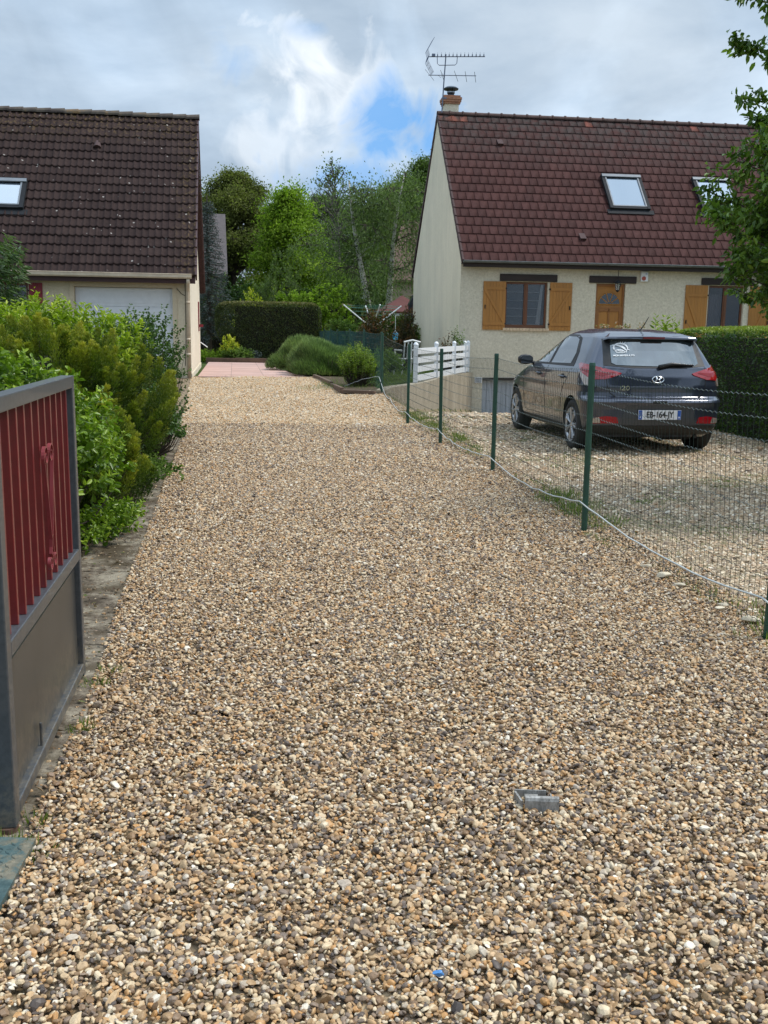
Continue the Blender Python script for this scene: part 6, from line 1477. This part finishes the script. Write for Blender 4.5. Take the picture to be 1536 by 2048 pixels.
# near foliage on the left
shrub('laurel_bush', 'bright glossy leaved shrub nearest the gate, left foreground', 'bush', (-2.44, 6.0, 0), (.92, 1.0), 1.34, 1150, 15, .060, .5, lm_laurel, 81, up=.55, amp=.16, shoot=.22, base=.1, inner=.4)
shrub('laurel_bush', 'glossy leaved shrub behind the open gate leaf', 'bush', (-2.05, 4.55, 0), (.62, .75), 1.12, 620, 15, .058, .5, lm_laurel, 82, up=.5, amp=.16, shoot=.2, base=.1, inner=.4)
def yew(name, label, loc, rx, ry, h, n, seed, mat, per=150):
    r = np.random.default_rng(seed); H = thing(name, label, 'bush', loc, 0)
    d = unit(r.normal(size=(n, 3))); d[:, 2] = np.abs(d[:, 2]) * 1.1 - .3; d = unit(d); s = lump(d, seed, .12, 5); q = np.where(r.random(n) < .45, r.uniform(.6, .92, n), r.uniform(.92, 1.05, n))
    tip = d * np.array([rx, ry, h * .52]) * (s * q)[:, None] + np.array([0, 0, h * .5]); tip[:, 2] = np.maximum(tip[:, 2], .22); ax = unit(d * np.array([.5, .5, .2]) + np.array([0, 0, .95]) + r.normal(0, .16, (n, 3))); ln = r.uniform(.20, .46, n)
    idx = np.repeat(np.arange(n), per); t = r.random(n * per) ** .8; rad = .058 * np.sin(np.clip(t * .8 + .18, 0, 1) * math.pi) ** .6 * r.uniform(.0, 1, n * per) ** .8 * (1 + .3 * np.sin(t * 40))
    side = unit(np.cross(ax[idx], r.normal(size=(n * per, 3)))); P = tip[idx] - ax[idx] * (ln[idx] * (1 - t))[:, None] + side * rad[:, None]; D = ax[idx] * 1.1 + side * .6 + r.normal(0, .2, P.shape)
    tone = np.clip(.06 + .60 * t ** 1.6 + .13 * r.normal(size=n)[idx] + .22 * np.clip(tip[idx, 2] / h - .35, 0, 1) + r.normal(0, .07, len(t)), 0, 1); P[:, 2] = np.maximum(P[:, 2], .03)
    leaf_obj('foliage', P, D, r.uniform(.015, .032, len(P)), r.uniform(.006, .012, len(P)), tone, mat, H, r)
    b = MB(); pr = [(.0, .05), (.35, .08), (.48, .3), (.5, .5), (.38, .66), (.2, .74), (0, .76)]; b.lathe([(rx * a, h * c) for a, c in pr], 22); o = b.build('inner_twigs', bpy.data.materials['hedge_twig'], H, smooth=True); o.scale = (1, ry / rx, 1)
    mb = MB()
    for i in range(0, n, 4): e = tip[i] - ax[i] * ln[i] * .4; mb.tube([(e[0] * .3, e[1] * .3, .05), tuple(e * np.array([.8, .8, .6])), tuple(e)], [.012, .007, .003], 4, False)
    mb.build('stems', m_twig, H, fixn=False)
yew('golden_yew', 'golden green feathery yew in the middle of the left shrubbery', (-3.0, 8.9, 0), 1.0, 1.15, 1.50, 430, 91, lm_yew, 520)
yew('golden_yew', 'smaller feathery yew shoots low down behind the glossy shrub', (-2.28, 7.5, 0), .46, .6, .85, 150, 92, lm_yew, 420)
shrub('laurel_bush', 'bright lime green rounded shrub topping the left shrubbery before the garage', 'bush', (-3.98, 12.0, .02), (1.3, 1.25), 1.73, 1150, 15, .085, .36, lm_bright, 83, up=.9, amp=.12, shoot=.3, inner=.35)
shrub('rose_bush', 'green shrub with small round leaves leaning over the gravel beside the yew', 'bush', (-3.06, 12.6, .0), (.5, .95), 1.62, 560, 15, .042, .8, leafmat('round_leaf', [(0, (.030, .062, .014)), (.5, (.068, .13, .028)), (.9, (.15, .22, .05)), (1, (.45, .45, .35))], .4, .3), 84, up=.6, amp=.2, shoot=.3, irregular=.14)
shrub('rose_bush', 'low round leaved growth spilling over the path edge', 'bush', (-2.60, 10.9, .0), (.40, .85), .78, 330, 14, .042, .8, bpy.data.materials['round_leaf'], 85, up=.5, amp=.2, shoot=.2, irregular=.1)
shrub('willow_leaf_shrub', 'tall dark shrub with long narrow leaves at the left picture edge', 'bush', (-5.75, 13.6, .0), (1.15, 1.0), 2.78, 800, 20, .15, .17, lm_willow, 86, up=.9, amp=.15, shoot=.45, droop=.35, spread=.8)
shrub('bush', 'mixed olive shrub behind the glossy one', 'bush', (-3.6, 8.6, .0), (.9, .95), 1.45, 620, 14, .05, .5, leafmat('olive_leaf', [(0, (.06, .09, .014)), (.5, (.15, .19, .03)), (1, (.30, .33, .06))]), 87, up=.8, amp=.2, shoot=.25)
shrub('ground_ivy', 'low leaves spilling over the path edge below the yew', 'plant', (-2.15, 8.7, 0), (.28, .8), .30, 220, 10, .04, .7, lm_wood, 88, stems=False, shoot=.14)
shrub('ground_ivy', 'low glossy leaves on the path edge just past the gate', 'plant', (-1.86, 6.5, 0), (.22, .55), .26, 160, 10, .045, .6, lm_laurel, 89, stems=False, shoot=.14)
# small weeds on the path and soil
def tufts():
    r = np.random.default_rng(33); P = []; D = []; L_ = []
    def tuft(x, y, n, rad, h):
        for _ in range(n):
            a = r.random() * 6.28; q = r.random() * rad; P.append((x + q * math.cos(a), y + q * math.sin(a), g1(x, y) + .0)); D.append((math.cos(a) * .4 + r.normal() * .2, math.sin(a) * .4 + r.normal() * .2, 1)); L_.append(h * r.uniform(.5, 1.2))
    for y in np.arange(4.0, 20, .16):
        x = float(xb(y)) + r.uniform(-.02, .30); d = .5 + .5 * math.sin(y * 1.7) + (1.2 if 7 < y < 8.6 or 12.5 < y < 16.5 else 0); tuft(x, y, int(44 * max(.15, d)), .15, .055 + .035 * max(0, d - .5))
    for _ in range(900):
        y = r.uniform(5, 20); x = float(xb(y)) + .3 + r.random() * 3.6; k = math.sin(x * 2.3 + 1.1 * math.sin(y * 1.7)) * math.sin(y * 1.9 + 1.3 * math.sin(x * 1.5))
        if k < .15: tuft(x, y, int(r.integers(10, 40)), .13, .026)
    for x, y in [(-.98, 2.62), (-1.0, 2.5), (-1.12, 3.75), (-1.10, 3.9), (-1.05, 3.3), (-.92, 2.45), (1.42, 6.75), (1.47, 6.6), (1.5, 6.45)]: tuft(x, y, 46, .05, .05)
    for y in np.arange(20.6, 30, .25):
        for k in range(6): tuft(float(wall_x(y)) - .1 - r.random() * 1.6, y, 14, .2, .16)
    P = np.array(P); o = leaf_obj('grass', P, np.array(D), np.array(L_), np.full(len(P), .0045), np.clip(r.normal(.5, .2, len(P)), 0, 1), lm_grass, None, r); tag(o, 'grass tufts along the fence foot and over the parking ground', kind='stuff')
    n = 2600; y = r.uniform(2.6, 14, n); x = xl(y) - r.uniform(.02, 1.0, n); Z = G(x, y) + .02
    o = leaf_obj('leaf_litter', np.stack([x, y, Z + r.random(n) * .01], 1), np.stack([r.normal(size=n), r.normal(size=n), .15 * np.abs(r.normal(size=n))], 1), r.uniform(.01, .04, n), r.uniform(.006, .02, n), r.random(n), leafmat('dead_leaf', [(0, (.06, .035, .02)), (.5, (.14, .09, .05)), (.9, (.28, .20, .12)), (1, (.08, .14, .03))], .8, .1), None, r, Nn=np.tile([0, 0, 1.0], (n, 1)) + r.normal(0, .3, (n, 3)))
    tag(o, 'dead leaves scattered on the soil and path', kind='stuff')
tufts()
# cherry tree, its crown reaching in from the right
def cherry():
    r = np.random.default_rng(44); T = thing('cherry_tree', 'leafy tree whose crown reaches into the picture at the right edge', 'tree', (4.16, 8.5, .36)); T.scale = (.8, .8, .8); tr = MB()
    tr.tube([(.03, 0, -.5), (0, 0, 0), (-.05, .05, 1.2), (.02, 0, 2.6), (-.1, .05, 4.6)], [.17, .14, .11, .08, .02], 9); tr.build('trunk', m_bark, T, smooth=True)
    ends = []   # (x,y,z) of branch ends in tree space
    prof = [(1.3, 1.1), (1.7, 1.55), (2.1, 1.75), (2.5, 1.90), (2.8, 1.95), (3.1, 1.72), (3.4, 1.35), (3.7, 1.15), (4.1, .95), (4.5, .95)]
    lb = MB(); B = []; Q = []; CD = []
    for i in range(300):
        z = 1.62 + 3.0 * r.random() ** 1.2; R_ = float(np.interp(z, [p_[0] for p_ in prof], [p_[1] for p_ in prof])) * r.uniform(.62, 1.06); a = i * 2.4; e = np.array([R_ * math.cos(a), R_ * math.sin(a), z]); b = np.array([0, 0, max(1.0, z - .5 * R_)]); m_ = (b + e) / 2 + np.array([0, 0, .08])
        lb.tube([tuple(b), tuple(m_), tuple(e)], [.022, .013, .004], 5, False)
        for k in range(9):
            f_ = r.uniform(.3, 1.0); p_ = b * (1 - f_) ** 2 + 2 * m_ * f_ * (1 - f_) + e * f_ ** 2; dv = unit(unit(e - b) + r.normal(0, .55, 3) + np.array([0, 0, .1])); q = p_ + dv * r.uniform(.12, .32); B.append(p_); Q.append(q); CD.append(dv); lb.tube([tuple(p_), tuple(q)], [.005, .002], 3, False)
    # lone sprays that stand out at the picture's right edge
    for e in [(-1.72, -.3, 4.52), (-1.58, -.3, 4.72), (-1.62, -.3, 4.42), (-1.78, -.3, 4.05), (-1.80, -.2, 3.62), (-1.70, -.2, 3.42), (-1.45, -.3, 4.85), (-1.3, -.3, 4.3), (-1.35, -.3, 3.9)]:
        e = np.array(e); b = np.array([-.2, 0, e[2] - .25]); lb.tube([tuple(b), tuple((b + e) / 2 + np.array([0, 0, .05])), tuple(e)], [.016, .010, .004], 5, False)
        for k in range(9): f_ = r.uniform(.45, 1.02); p_ = b + (e - b) * f_; dv = unit(unit(e - b) + r.normal(0, .5, 3)); B.append(p_); Q.append(p_ + dv * .12); CD.append(dv)
    lb.build('limbs', m_bark, T, fixn=False); B, Q, CD = map(np.array, (B, Q, CD)); n = 88000; idx = r.integers(0, len(B), n); t = r.uniform(0, 1.1, n); P = B[idx] * (1 - t)[:, None] + Q[idx] * t[:, None] + r.normal(0, .035, (n, 3))
    D = CD[idx] * .4 + r.normal(0, .5, (n, 3)) + np.array([0, 0, -.55]); tone = np.clip(.4 + .14 * r.normal(size=len(B))[idx] + r.normal(0, .13, n), 0, 1); LL = r.uniform(.05, .105, n); leaf_obj('crown', P, D, LL, LL * .45, tone, lm_cherry, T, r, 'ell')
cherry()
